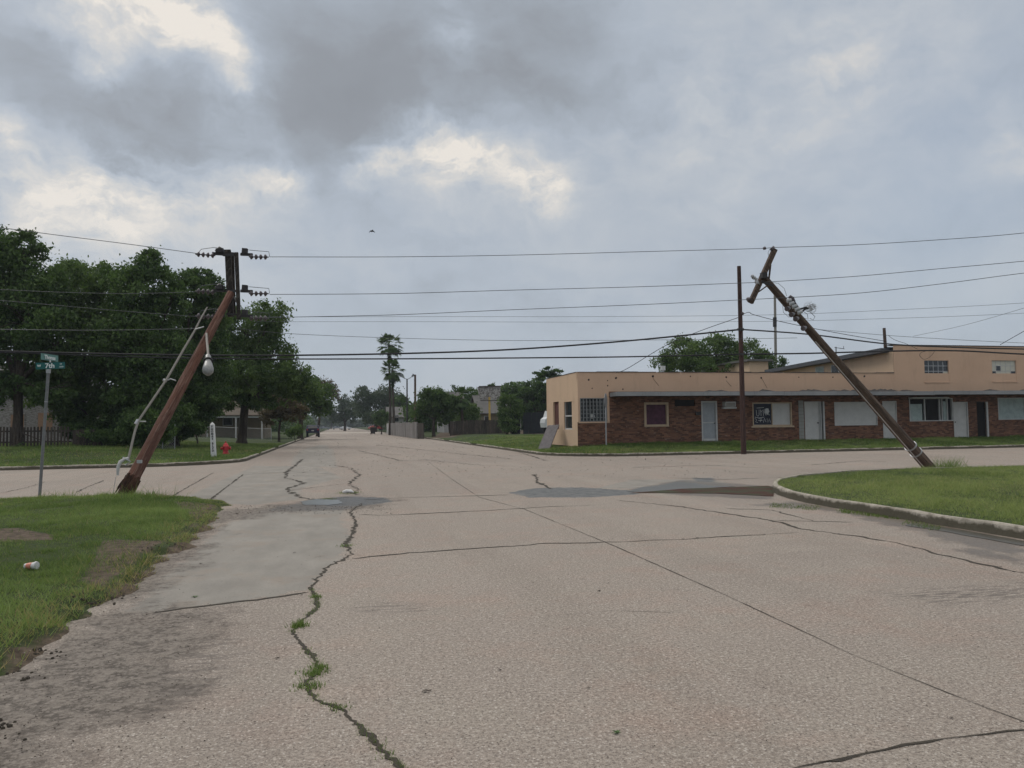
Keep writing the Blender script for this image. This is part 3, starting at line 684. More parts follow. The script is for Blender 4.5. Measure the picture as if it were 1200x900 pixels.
# ------------------------------------------------------------ trees
def tree(name, label, base, d, blobs, mat, nleaf=9000, ls=.16, tr=.22, group=None, cat='tree', squash=.8, clumps=30, lean=0, trunk=True, sky=.55):
    """blobs: (px,py,rx,ry) seen ellipses at depth d -> ellipsoids with real depth"""
    b = DG(base, d); root = thing(name, label, cat, b, group)
    cs = []
    for i, bl in enumerate(blobs):
        px, py, rx, ry = bl[:4]; dd = d + (bl[4] if len(bl) > 4 else random.uniform(-.5, .5) * rx * d / F)
        c = D(px, py, dd); cs.append((c, rx * dd / F, ry * dd / F))
    tot = sum(a[1] * a[2] for a in cs); Q = []; Tn = []
    for c, rx, rz in cs:
        nl = int(nleaf * rx * rz / tot); nc = max(6, int(clumps * (rx * rz / tot * len(cs)) ** .7)); ry = rx * .85
        v = rng.normal(0, 1, (nc, 3)); v /= np.linalg.norm(v, axis=1)[:, None]; rr = rng.uniform(.25, 1, nc) ** sky
        cc = v * rr[:, None] * np.array([rx, ry, rz]) * .88 + np.array(c)
        cr_ = rng.uniform(.12, .30, nc) * min(rx, rz) + ls * .7
        who = rng.integers(0, nc, nl); off = rng.normal(0, 1, (nl, 3)); off /= np.linalg.norm(off, axis=1)[:, None]
        off *= (rng.uniform(0, 1, nl) ** .45)[:, None] * cr_[who][:, None] * np.array([1.15, 1.15, squash])
        # stray sprays beyond the clumps
        st = rng.uniform(0, 1, nl) < .12; off[st] *= 1.8
        p = cc[who] + off; ct = rng.normal(.42, .28, nc)
        Q.append(p); Tn.append(np.clip(ct[who] + rng.normal(0, .16, nl), 0, .88))
    P = np.concatenate(Q); tn = np.concatenate(Tn); n = len(P)
    kz = P[:, 2] > b.z + .15; P = P[kz]; tn = tn[kz]; n = len(P)
    a = rng.normal(0, 1, (n, 3)); a[:, 2] *= .55; a /= np.linalg.norm(a, axis=1)[:, None]
    u = rng.normal(0, 1, (n, 3)); u -= (u * a).sum(1)[:, None] * a; u /= np.linalg.norm(u, axis=1)[:, None]; w = np.cross(a, u)
    s = ls * rng.uniform(.5, 1.25, n)[:, None]
    # leaf-shaped quads (a long diamond)
    V = np.stack([P - u * s * .6, P + w * s * .30 - u * s * .05, P + u * s * .6, P - w * s * .30 + u * s * .05], 1).reshape(-1, 3)
    np_mesh('crown', V, 4, mat, tn, parent=root)
    if trunk:
        mb = MB(); top = max(c.z for c, _, _ in cs); cen = sum((c for c, _, _ in cs), Vector()) / len(cs)
        low = min(c.z - rz for c, _, rz in cs); fork = Vector((b.x * .7 + cen.x * .3, b.y * .7 + cen.y * .3, max(b.z + .8, low + .15 * (top - low))))
        mb.tube([b - Vector((0, 0, .1)), b.lerp(fork, .1), b.lerp(fork, .5) + Vector((random.uniform(-.1, .1), 0, 0)), fork], [tr * 1.5, tr * 1.05, tr * .9, tr * .8], 8, jit=.08)
        for c, rx, rz in cs:
            m1 = fork.lerp(c, .5) + Vector((random.uniform(-.3, .3), random.uniform(-.3, .3), .2 * (c - fork).length * .4))
            mb.tube([fork, m1, c], [tr * .55, tr * .35, tr * .15], 6)
            for _ in range(5):
                e = c + Vector((random.uniform(-1, 1) * rx, random.uniform(-1, 1) * rx, random.uniform(-.4, 1) * rz)) * .8
                mb.tube([m1.lerp(c, .7), c.lerp(e, .5) + Vector((0, 0, .1)), e], [tr * .16, tr * .1, tr * .03], 4, cap=False)
        mb.build('trunk', M['bark'], root)
    return root
gT = 'tall trees on the far left corner'
tree('broadleaf_tree', 'tallest dark tree at the left edge of the photo, above the picket fence', 20, 46, [(10,330,62,60),(28,290,26,28),(-30,310,60,50),(0,400,70,45),(52,350,40,45),(70,400,40,45),(15,445,60,22),(-10,462,50,16),(60,460,34,18),(35,375,50,50)], M['leaf'], 52000, .20, .3, gT, clumps=46)
tree('broadleaf_tree', 'leafy tree behind the street name post, second from the left', 92, 50, [(95,345,42,42),(80,322,26,22),(120,330,26,26),(110,400,50,50),(75,440,45,30),(130,455,40,28),(105,490,40,18),(140,420,34,34),(60,440,30,26),(105,370,40,40),(95,470,40,20),(120,495,44,22),(75,488,22,16),(50,470,24,14)], M['leaf2'], 44000, .20, .25, gT, clumps=46)
tree('broadleaf_tree', 'tall tree with loose top just left of the leaning pole top', 158, 48, [(168,340,40,38),(175,310,24,20),(145,330,25,25),(150,400,48,48),(185,420,42,42),(160,460,45,30),(200,355,22,30),(150,490,44,24),(190,480,34,26),(165,375,40,40),(160,505,44,20),(195,500,34,20)], M['leaf'], 56000, .19, .26, gT, clumps=46)
tree('broadleaf_tree', 'dark tree behind the leaning pole with splintered base', 205, 52, [(225,345,30,32),(232,325,18,14),(215,400,45,45),(245,380,28,32),(210,455,40,35),(240,430,38,35),(215,490,34,24),(185,440,30,30),(245,465,26,18),(250,345,24,30),(228,480,32,26),(212,503,26,16)], M['leaf'], 52000, .19, .3, gT, clumps=46)
tree('broadleaf_tree', 'spreading tree to the right of the leaning crossarms, its trunk beside the porch', 283, 62, [(290,385,44,34),(318,372,24,22),(270,420,46,34),(320,415,32,30),(300,440,50,22),(345,440,30,20),(255,380,26,24),(262,450,34,24),(325,445,34,22),(350,455,26,16),(300,460,34,14),(245,350,20,20),(270,470,30,12),(310,472,26,10),(365,462,18,12)], M['leaf2'], 52000, .21, .35, gT, clumps=46)
tree('broadleaf_tree', 'tree overhanging the street above the blue car', 352, 92, [(345,455,34,24),(372,460,20,22),(352,478,34,16),(318,460,22,24),(380,476,14,10)], M['leaf'], 14000, .28, .3, None, clumps=40)
tree('small_tree', 'small brownish tree by the kerb in front of the blue car', 327, 74, [(330,474,24,20),(318,488,18,10),(345,484,16,14)], M['leafbrown'], 6500, .22, .12, None)
tree('thinning_tree', 'sparse browning branch tree top over the road left of the far trees', 372, 120, [(384,455,12,12),(392,462,8,10),(372,450,12,10)], M['leafbrown'], 1500, .3, .2, None, clumps=16)
tree('broadleaf_tree', 'dark trees massed behind the tan porch house', 250, 108, [(250,462,34,26),(285,468,28,20),(222,470,26,26),(315,475,20,16)], M['leaf'], 12000, .3, .3, None)
tree('shrub', 'pale green bush at the kerb left of the blue car', 346, 78, [(348,505,9,8),(340,508,8,5)], M['leaf2'], 1800, .16, .04, None, cat='bush')
for i, (px, d, bl, lab) in enumerate([(110,46.5,[(100,508,34,14),(135,512,26,14)],'dark bush right of the picket fence under the trees'),
      (165,45,[(165,500,28,22),(190,505,20,16)],'dark overgrown bush behind the conduit of the leaning pole'),
      (205,49,[(208,492,22,24),(225,500,14,14)],'dark bush left of the white street marker'),
      (20,44.5,[(25,528,26,6),(60,530,20,4)],'low weeds in front of the picket fence'),
      (232,57,[(232,470,26,28),(215,450,30,30)],'low hanging foliage behind the white street marker')]):
    tree('bush', lab, px, d, bl, M['leaf'], 7000, .17, .06, 'bushes under the left trees', cat='bush')
# far trees down the street
tree('distant_tree', 'broad rounded hazy tree left of the palms', 440, 185, [(440,475,26,24),(425,470,18,18),(452,470,20,20),(445,488,28,12)], M['leafgrey'], 9000, .5, .4, None)
tree('distant_tree', 'hazy tree at the far end of the street', 404, 240, [(404,478,14,16),(396,485,12,12),(415,484,12,14)], M['leafgrey'], 6000, .55, .4, None)
tree('distant_tree', 'farthest low hazy tree at the street vanishing point', 388, 420, [(386,489,12,8),(396,490,10,7)], M['leafgrey'], 2500, .8, .4, None)
tree('distant_tree', 'dark distant tree just right of the palms', 470, 170, [(468,478,10,16),(473,470,6,9),(465,490,12,10)], M['leaf'], 5000, .45, .3, None)
tree('clipped_tree', 'small round dark tree behind the wheeled bin', 447, 135, [(447,490,11,9)], M['leaf'], 3500, .25, .12, None)
tree('garden_tree', 'bushy tree behind the grey board fence', 508, 92, [(508,472,22,19),(494,484,13,14),(524,478,16,16),(508,461,14,9)], M['leaf'], 12000, .24, .2, None)
tree('garden_tree', 'green tree left of the peeling sign', 552, 96, [(552,484,14,14),(545,492,14,9),(535,474,10,12)], M['leaf2'], 5500, .24, .14, None)
tree('garden_tree', 'upright conifer-like tree right of the peeling sign', 594, 84, [(592,488,11,18),(588,470,6,10),(598,468,6,12),(606,480,8,14),(598,497,12,9)], M['leaf2'], 7000, .2, .14, None)
tree('spreading_tree', 'dark umbrella-shaped tree left of the peach building', 632, 105, [(646,436,16,7),(634,441,12,8),(622,455,15,10),(636,460,20,14),(625,475,24,16),(645,475,20,20),(610,466,12,8),(650,450,14,12)], M['leaf'], 20000, .27, .35, None, squash=.5)
tree('garden_tree', 'dark bushy tree between the grey board fence and the drooping palm', 528, 100, [(528,478,16,16),(520,490,12,10)], M['leaf'], 6000, .24, .2, None)
tree('garden_tree', 'leafy tree behind the drooping palm, left of the peeling sign', 548, 118, [(550,468,18,16),(538,478,16,16),(564,482,16,14),(532,462,10,10)], M['leaf'], 9000, .28, .2, None)
tree('distant_tree', 'dense dark tree behind the two palms', 462, 150, [(480,486,18,9),(460,490,14,9),(495,480,10,12)], M['leaf'], 5000, .35, .2, None)
tree('garden_tree', 'low tree line behind the black fence', 615, 110, [(610,484,20,9),(634,488,16,9)], M['leaf'], 4000, .25, .14, None)
tree('roadside_tree', 'wide rounded tree rising behind the flat roof of the brick building', 838, 72, [(800,415,30,22),(838,412,34,22),(875,415,28,20),(780,425,18,14),(896,424,16,14),(835,430,66,14),(845,402,14,10),(800,401,12,8)], M['leaf2'], 24000, .2, .3, None, clumps=46)
tree('bush', 'small bush behind the roof beside the slim grey pole', 918, 78, [(917,424,5,6),(914,432,8,5)], M['leaf'], 900, .2, .05, None, cat='bush')
# far mass at the horizon on both sides (out of frame edges and gaps)
def hedge(name, label, pts, h, n, ls, mat, th=6):
    P = []; 
    for (a, b) in zip(pts[:-1], pts[1:]):
        m_ = n // (len(pts) - 1); t_ = rng.uniform(0, 1, m_); x = a[0] + (b[0] - a[0]) * t_ + rng.uniform(-th, th, m_); y = a[1] + (b[1] - a[1]) * t_ + rng.uniform(-th, th, m_)
        hh = h * (.7 + .35 * nz(x, y, .12, 5)); P.append(np.stack([x, y, rng.uniform(0, 1, m_) * hh], 1))
    P = np.concatenate(P); n = len(P); u = rng.normal(0, 1, (n, 3)); u /= np.linalg.norm(u, axis=1)[:, None]; w = np.cross(u, rng.normal(0, 1, (n, 3))); w /= np.linalg.norm(w, axis=1)[:, None]
    s = ls * rng.uniform(.5, 1.2, n)[:, None]
    o = np_mesh(name, np.stack([P - u * s, P + w * s * .6, P + u * s, P - w * s * .6], 1).reshape(-1, 3), 4, mat, np.clip(rng.normal(.4, .2, n), 0, .88)); tag(o, label, 'trees', kind='stuff')
hedge('far_wood', 'far line of trees closing the horizon', [(-260, 420), (-40, 520), (60, 560), (200, 520), (330, 420)], 10, 26000, 1.4, M['leafgrey'], 12)
hedge('far_wood', 'trees behind the houses on the left', [(-75, 70), (-40, 98), (-22, 135), (-16, 190), (-14, 330)], 9, 30000, .55, M['leaf'], 5)
hedge('far_wood', 'trees behind the fences on the right', [(14, 130), (24, 125), (34, 128), (48, 110)], 8, 26000, .4, M['leaf'], 4)
hedge('far_wood', 'trees lining the right side of the street far away', [(16, 200), (20, 300), (24, 420)], 8, 9000, .8, M['leafgrey'], 4)

# palms
def palm(label, px, d, ytop, rpx, n=60, low=.5, ypx=None):
    b = DG(px[0], d); top = D(px[1], ytop, d); root = thing('fan_palm', label, 'palm', b, 'tall fan palms by the street')
    mb = MB(); mb.tube([b, b.lerp(top, .3) + Vector((.1, 0, 0)), b.lerp(top, .7), top], [.28, .2, .17, .2], 10); mb.build('trunk', M['bark'], root)
    Q = []; Tn = []; Rr = rpx * d / F
    for i in range(n):
        az = random.uniform(0, 6.28); el = R(random.uniform(-55, 82)); L = Rr * random.uniform(.45, .72); dr = Vector((math.cos(az) * math.cos(el), math.sin(az) * math.cos(el), math.sin(el)))
        e = top + dr * L; side = dr.cross(Vector((0, 0, 1))).normalized(); up = side.cross(dr)
        Q.append([top + side * .03, top - side * .03, e - side * .02, e + side * .02]); Tn.append(.4)
        for j in range(13):
            a = R(-75 + 150 * j / 12); f = (dr * math.cos(a) + side * math.sin(a)); Lf = Rr * .5 * (1 - .25 * abs(j - 6) / 6); tip = e + f * Lf - Vector((0, 0, Lf * random.uniform(.1, .45))); mid = e + f * Lf * .55
            ww = f.cross(up).normalized() * Lf * .09; Q.append([e, mid + ww, tip, mid - ww]); Tn.append(max(0, min(.88, random.gauss(.35, .15))))
    for i in range(160):   # dead skirt under the crown
        az = random.uniform(0, 6.28); p = top - Vector((0, 0, random.uniform(.1, Rr * low))); r_ = .25 + random.uniform(0, .35); q = p + Vector((math.cos(az) * r_, math.sin(az) * r_, -.7)); s_ = Vector((-math.sin(az), math.cos(az), 0)) * .1
        Q.append([p + s_, p - s_, q - s_ * .4, q + s_ * .4]); Tn.append(.1)
    V = np.array([[tuple(v) for v in q] for q in Q]).reshape(-1, 3); np_mesh('crown', V, 4, M['leaf'], np.array(Tn), parent=root)
palm('taller fan palm, its crown crossing the two thick cables', (457, 456), 125, 404, 16.5, low=.9)
palm('shorter fan palm, its crown below the thick cables', (461, 460), 122, 434, 15, low=1.1)
palm('low drooping palm behind the dark board fence', (541, 541), 92, 466, 15, n=26)
palm('small palm whose crown pokes up behind the peeling sign', (576, 576), 140, 456, 9, n=26)

# ------------------------------------------------------------ brick corner building
YF = 39.3
def FX(px): return PY(px, 490, YF).x
def FZ(px, py): return PY(px, py, YF).z
bx0 = FX(677.5); bx1 = FX(1330)
zb = H(bx0 + 3, YF + .1) - .1
bld = thing('corner_building', 'single-storey brick and peach stucco row building with boarded windows across the street', 'building', (bx0, YF, zb))
zaw = FZ(900, 463.5); zpar = FZ(800, 436.5)
def wallgrid(mb, x0, x1, z0, z1, ops, P, dep=.14):
    """P(x,z,t) -> point; t = depth into wall"""
    xs = sorted({x0, x1} | {v for o in ops for v in (o[0], o[1]) if x0 < v < x1}); zs = sorted({z0, z1} | {v for o in ops for v in (o[2], o[3]) if z0 < v < z1})
    for a, b in zip(xs[:-1], xs[1:]):
        for c, d in zip(zs[:-1], zs[1:]):
            if any(o[0] <= (a + b) / 2 <= o[1] and o[2] <= (c + d) / 2 <= o[3] for o in ops): continue
            mb.quad(P(a, c, 0), P(b, c, 0), P(b, d, 0), P(a, d, 0))
    for o in ops:
        a, b, c, d = max(o[0], x0), min(o[1], x1), max(o[2], z0), min(o[3], z1)
        if b <= a or d <= c: continue
        mb.quad(P(a, c, 0), P(a, d, 0), P(a, d, dep), P(a, c, dep)); mb.quad(P(b, d, 0), P(b, c, 0), P(b, c, dep), P(b, d, dep))
        mb.quad(P(a, d, 0), P(b, d, 0), P(b, d, dep), P(a, d, dep)); mb.quad(P(b, c, 0), P(a, c, 0), P(a, c, dep), P(b, c, dep))
PF = lambda x, z, t: Vector((x, YF + t, z))
def op(px0, px1, py0, py1):
    xm = (px0 + px1) / 2; return (FX(px0), FX(px1), FZ(xm, py1), FZ(xm, py0))
O = dict(grid=op(680,711.5,466.5,494), purple=op(755,783.5,471.5,500), vent=op(791,815,468.5,476), d1=op(822,840.5,470,517), w3=op(882,928,471.5,499), d2=op(943,966.5,470.5,516),
         w4=op(978,1028,471,498.5), d3=op(1034.5,1051,470,517), w5=op(1066,1117,466.5,493.5), d4=op(1117.5,1134.5,471,514), gap=op(1145,1156,471,513), w6=op(1170,1232,466,491.5), d5=op(1250,1268,470,512))
xbr = FX(714)
mb = MB(); wallgrid(mb, xbr, bx1, zb, zaw + .25, list(O.values()), PF); 
wallgrid(mb, bx0 - .04, xbr, zb, FZ(695, 494.5), [], PF); bw = mb.build('brick_wall', M['brick'], bld)
mb = MB(); wallgrid(mb, bx0, xbr, FZ(695, 494.5), zpar, [O['grid']], PF, .2); wallgrid(mb, xbr, bx1, zaw + .25, zpar, [], PF)
# rounded parapet thickness and peach side wall
mb.bb((bx0, YF + .002, zpar - .4), (bx1, YF + .25, zpar - .003))
mb.build('stucco_front', M['plaster'], bld)
# side wall (faces the other street)
SD = 6.3; PS = lambda y, z, t: Vector((bx0 + t, y, z))
def SY(px): return PX(px, 490, bx0).y
def SZ(px, py): return PX(px, py, bx0).z
so = [(SY(655), SY(648.5), SZ(651, 503), SZ(651, 471)), (SY(673), SY(661), SZ(668, 503.5), SZ(668, 470.5))]
mb = MB(); wallgrid(mb, YF, YF + SD, zb, zpar, so, PS, .16); mb.bb((bx0 + .003, YF + .25, zpar - .4), (bx0 + .25, YF + SD, zpar - .004))
mb.quad((bx0, YF + SD, zb), (bx1, YF + SD, zb), (bx1, YF + SD, zpar), (bx0, YF + SD, zpar))
mb.build('side_wall', M['plaster2'], bld)
# parapet coping with torn felt
mb = MB(); x = bx0
ux0 = FX(1049.5)
while x < ux0:
    w_ = random.uniform(.5, 1.6); mb.bb((x, YF - .02 - random.uniform(0, .02), zpar), (min(x + w_, ux0), YF + .27, zpar + random.uniform(.015, .05))); x += w_ + random.choice([0, 0, .1])
y = YF
while y < YF + SD: w_ = random.uniform(.5, 1.3); mb.bb((bx0 - .02, y + .28, zpar + .001), (bx0 + .26, min(y + w_ + .28, YF + SD), zpar + random.uniform(.014, .04))); y += w_
mb.build('coping', M['roof'], bld)
mb = MB(); mb.bb((bx0 + .25, YF + .27, zpar - .35), (bx1, YF + SD, zpar - .3)); mb.build('roof', M['roof'], bld)
mb = MB(); mb.bb((bx0 + .3, YF + .6, zb), (bx1, YF + .62, zpar - .4)); mb.build('interior_wall', M['dark'], bld)
# awning slab and fascia
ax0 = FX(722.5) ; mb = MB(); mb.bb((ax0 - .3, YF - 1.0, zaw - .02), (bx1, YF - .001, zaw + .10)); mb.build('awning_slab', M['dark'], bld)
mb = MB(); x = ax0 - .3
while x < bx1:
    w_ = 4.9; dz = random.uniform(-.015, .015); mb.bb((x, YF - 1.06, zaw - .03 + dz), (min(x + w_ - .01, bx1), YF - 1.002, zaw + .19 + dz)); x += w_
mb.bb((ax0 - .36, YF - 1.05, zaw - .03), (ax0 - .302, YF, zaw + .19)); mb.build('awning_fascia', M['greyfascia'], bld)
mb = MB()
for _ in range(46):
    x = random.uniform(ax0, bx1) if random.random() < .4 else random.uniform(FX(930), FX(1050)); mb.add([(x, YF - 1.0 + random.uniform(0, .5), zaw + .2), (x + random.uniform(.2, .9), YF - .95, zaw + .2), (x + random.uniform(.1, .6), YF - .4, zaw + random.uniform(.22, .36)), (x - .1, YF - .5, zaw + .22)], [(0, 1, 2, 3)])
mb.bb((ax0, YF - .98, zaw + .102), (bx1, YF - .01, zaw + .16)); mb.build('torn_roofing', M['roof'], bld)
# patched holes and bolts in the stucco
for px, py in ((690,445),(712,446),(712,452),(694,455),(722,443),(765,441),(809,441),(851,442),(892,443),(936,442),(976,442),(994,444),(1052,442),(1069,443),(730,456),(1013,441)):
    c = PY(px, py, YF); mb = MB(); mb.tube([(c.x, YF - .004, c.z), (c.x, YF + .01, c.z)], random.uniform(.035, .07), 6, jit=.3); mb.build('wall_hole', M['dark'], bld)
for px, py, px2, py2 in ((765,443,772,452),(893,444,899,455),(851,446,857,453)):
    mb = MB(); mb.beam(PY(px, py, YF - .003), PY(px2, py2, YF - .003), .02, .01); mb.build('wall_crack', M['dark'], bld)
def framed(o, name, mat, fw=.07, fmat='trim', mull=(), hz=(), dep=.1, label=None, proud=.02):
    a, b, c, d = o; fr = MB()
    for q in (((a, c), (a + fw, d)), ((b - fw, c), (b, d)), ((a + fw, c), (b - fw, c + fw)), ((a + fw, d - fw), (b - fw, d))):
        fr.bb((q[0][0], YF - proud, q[0][1]), (q[1][0], YF + dep, q[1][1]))
    for m_ in mull: x = a + (b - a) * m_; fr.bb((x - .025, YF + .01, c + fw), (x + .025, YF + dep - .01, d - fw))
    for h_ in hz: z = c + (d - c) * h_; fr.bb((a + fw, YF + .012, z - .02), (b - fw, YF + dep - .012, z + .02))
    f = fr.build(name, M[fmat], bld)
    if label: f['label'] = label
    p = MB(); p.bb((a + fw, YF + dep - .005, c + fw), (b - fw, YF + dep + .03, d - fw)); p.build('pane', M[mat], f); return f
f = framed(O['grid'], 'window', 'glassdark', .04, 'gridgrey', [i / 8 for i in range(1, 8)], [i / 6 for i in range(1, 6)], .12, 'steel grid window at the building corner')
a, b, c, d = O['grid']; mb = MB(); mb.tube([(a + .7, YF + .05, c + .28), (a + .7, YF + .07, c + .28)], .13, 12); mb.build('vent_plate', M['offwhite'], f)
mb = MB(); mb.bb((b, YF - .03, c - .05), (b + .13, YF + .02, d + .03)); mb.bb((a - .1, YF - .03, c - .08), (b + .13, YF + .02, c - .02)); mb.build('window_trim', M['plaster'], bld)
framed(O['purple'], 'window', 'purple', .12, 'trim', dep=.12, label='window with a purple-brown curtain', proud=.03)
mb = MB(); a, b, c, d = O['vent']; mb.bb((a, YF + .1, c), (b, YF + .13, d)); mb.build('air_vent', M['dark'], bld)
mb = MB(); mb.bb((FX(815), YF - .1, FZ(818, 486.5)), (FX(821), YF - .002, FZ(818, 482.5))); mb.build('mailbox', M['iron'], bld)
mb = MB(); mb.bb((FX(847), YF - .35, FZ(852, 476.5)), (FX(859), YF - .002, FZ(852, 471))); mb.bb((FX(846), YF - .25, FZ(852, 479)), (FX(861), YF - .002, FZ(852, 477))); ac = mb.build('air_conditioner', M['offwhite'], bld)
mb = MB(); mb.bb((FX(847.6), YF - .36, FZ(852, 476)), (FX(858.4), YF - .352, FZ(852, 472))); mb.build('grille', M['conduit'], ac)
def door(o, mat, fmat='white', fw=.07, dep=.08, label=None, knob=.85, bars=False):
    a, b, c, d = o; mb = MB(); mb.bb((a + fw, YF + dep, c + .02), (b - fw, YF + dep + .05, d - fw)); dr = mb.build('door', M[mat], bld)
    if label: dr['label'] = label
    fr = MB(); fr.bb((a, YF - .015, c), (a + fw, YF + dep, d)); fr.bb((b - fw, YF - .015, c), (b, YF + dep, d)); fr.bb((a + fw, YF - .015, d - fw), (b - fw, YF + dep, d))
    if bars: fr.bb((a + fw, YF + dep - .03, c + 1.0), (b - fw, YF + dep - .002, c + 1.06)); fr.bb((a + fw, YF + dep - .03, c + .02), (b - fw, YF + dep - .002, c + .14))
    fr.build('door_frame', M[fmat], dr)
    k = MB(); x = a + (b - a) * knob; k.tube([(x, YF + dep, c + 1), (x, YF + dep - .07, c + 1)], .035, 8); k.build('handle', M['iron'], dr)
    s_ = MB(); s_.bb((a - .1, YF - .35, c - .16), (b + .1, YF - .001, c - .012)); s_.build('doorstep', M['kerb'], bld)
door(O['d1'], 'doorgrey', 'offwhite', .08, .08, 'grey screen door', bars=True)
a, b, c, d = O['d2']; door((a, a + (b - a) * .76, c, d), 'board', 'offwhite', .03, .06, 'white door beside the concrete block strip', .88)
mb = MB(); mb.bb((a + (b - a) * .76, YF + .1, c), (b, YF + .13, d)); mb.build('dark_opening', M['dark'], bld)
mb = MB(); mb.bb((b - .09, YF - .01, c), (b, YF + .09, d)); mb.bb((a + (b - a) * .8, YF - .01, c), (a + (b - a) * .84, YF + .09, d)); mb.build('door_jamb', M['offwhite'], bld)
mb = MB(); z = zb
while z < FZ(938, 472): mb.bb((FX(936), YF - .02, z), (FX(941.8), YF + .05, z + .19)); z += .2
mb.build('block_pier', M['block'], bld)
door(O['d3'], 'board', 'board', .04, .04, 'plain white door behind the leaning pole'); door(O['d4'], 'board', 'offwhite', .05, .07, 'white door with narrow frame at the right', .12)
door(O['d5'], 'board', 'offwhite', .05, .07)
# window 3: graffiti board + pale board
a, b, c, d = O['w3']; f = framed(O['w3'], 'window', 'board', .06, 'trim', [.5], dep=.1, label='double window, one side dark with graffiti, one side pale board')
xm = (a + b) / 2; g_ = MB(); g_.bb((a + .06, YF + .06, c + .08), (xm - .03, YF + .092, d - .08)); gb = g_.build('graffiti_board', simple('board_navy', (.012, .016, .03), .6, 0, .4, 5), f)
gs = MB(); W = xm - .03 - a - .06; Hh = d - c - .16
def gp_(u, v): return (a + .06 + u * W, YF + .052, c + .08 + v * Hh)
for line in ([(.18,.70),(.2,.45),(.27,.40),(.33,.47),(.34,.72)], [(.42,.72),(.44,.42)], [(.42,.6),(.56,.72),(.57,.42)], [(.66,.75),(.62,.6),(.7,.45),(.82,.5),(.84,.66),(.74,.76),(.66,.72)],
             [(.75,.6),(.9,.45)], [(.1,.30),(.2,.22),(.12,.14),(.24,.1)], [(.3,.28),(.45,.3),(.38,.12)], [(.28,.2),(.5,.2)], [(.55,.1),(.62,.3),(.7,.12)], [(.76,.3),(.8,.1),(.88,.28),(.94,.1)], [(.1,.36),(.3,.32),(.6,.36)], [(.2,.8),(.6,.82)]):
    gs.tube([gp_(*q) for q in line], .018, 5)
gs.add([gp_(.64, .55), gp_(.8, .5), gp_(.9, .62), gp_(.84, .78), (gp_(.7, .78))], [(0, 1, 2, 3, 4)]); gs.build('graffiti', M['offwhite'], gb)
mb = MB(); mb.bb((a - .1, YF - .07, c - .09), (b + .1, YF - .001, c - .003)); mb.build('window_sill', M['trim'], bld)
framed(O['w4'], 'window', 'board', .035, 'offwhite', dep=.05, label='wide window fully boarded in white')
a, b, c, d = O['w5']; f = framed(O['w5'], 'window', 'dark', .05, 'offwhite', [.36, .70, .76, .88], dep=.12, label='broken window with pale curtain and dark gap')
mb = MB(); mb.bb((a + .06, YF + .08, c + .06), (a + .95, YF + .1, d - .35)); mb.build('curtain', M['curtain'], f); mb = MB(); mb.bb((b - .6, YF + .085, c + .06), (b - .3, YF + .105, d - .2)); mb.build('curtain', M['curtain'], f)
mb = MB(); mb.bb((a - .05, YF - .3, d - .02), (b - .5, YF - .003, d + .05)); mb.build('window_hood', M['offwhite'], bld)
a, b, c, d = O['gap']; mb = MB(); mb.bb((a, YF + .1, c), (b, YF + .13, d)); mb.build('dark_opening', M['dark'], bld); mb = MB(); mb.bb((b - .02, YF - .06, c), (b + .09, YF + .02, d)); mb.build('door_jamb', M['offwhite'], bld)
framed(O['w6'], 'window', 'curtain', .05, 'offwhite', [.5], dep=.06, label='long window covered in pale greenish board')
mb = MB()
for (px, n_) in ((752, 0),): pass
# side wall windows
for i, (y0, y1, z0, z1) in enumerate(so):
    y0, y1 = min(y0, y1), max(y0, y1)
    if i == 0:
        mb = MB(); mb.bb((bx0 + .1, y0, z0), (bx0 + .13, y1, z1)); w_ = mb.build('window', M['boardred'], bld); w_['label'] = 'tall window closed with dark red boards'
    else:
        fr = MB(); fr.bb((bx0 + .03, y0, z0), (bx0 + .1, y0 + .5, z1)); fr.bb((bx0 + .06, y0 + .5, z0), (bx0 + .12, y1, z0 + .08)); fr.bb((bx0 + .06, y0 + .5, (z0 + z1) / 2 - .05), (bx0 + .12, y1, (z0 + z1) / 2 + .03)); fr.bb((bx0 + .06, y1 - .05, z0 + .08), (bx0 + .12, y1, z1))
        w_ = fr.build('window', M['offwhite'], bld); mb = MB(); mb.bb((bx0 + .1, y0 + .5, z0 + .08), (bx0 + .14, y1 - .05, z1)); mb.build('pane', M['glassdark'], w_)
        mb = MB(); mb.bb((bx0 + .02, y0, z0 + .02), (bx0 + .028, y0 + .49, z1)); mb.build('side_board', M['plaster2'], w_)
# upper storey: front block from px 1050, sloped-roof wing behind
ux0 = FX(1049.5); zu = FZ(1110, 405.5); us = [op(1085.5,1114,422.5,447.5), op(1165,1193.5,422.5,447), op(1245,1275,422.5,447)]
mb = MB(); PU = lambda x, z, t: Vector((x, YF + .004 + t, z)); wallgrid(mb, ux0, bx1, zaw + .21, zu, us, lambda x, z, t: Vector((x, YF - .012 + t, z)), .16)
mb.build('upper_wall', M['plaster'], bld)
mb = MB(); mb.bb((ux0 - .03, YF - .04, zu), (bx1, YF + .5, zu + .05)); mb.quad((ux0, YF + .5, zu - .05), (bx1, YF + .5, zu - .05), (bx1, YF + 13, zpar + .3), (ux0, YF + 13, zpar + .3)); mb.build('upper_roof', M['roof'], bld)
mb = MB(); mb.bb((ux0 + .2, YF + .45, zpar), (bx1, YF + .47, zu - .1)); mb.build('upper_interior', M['dark'], bld)
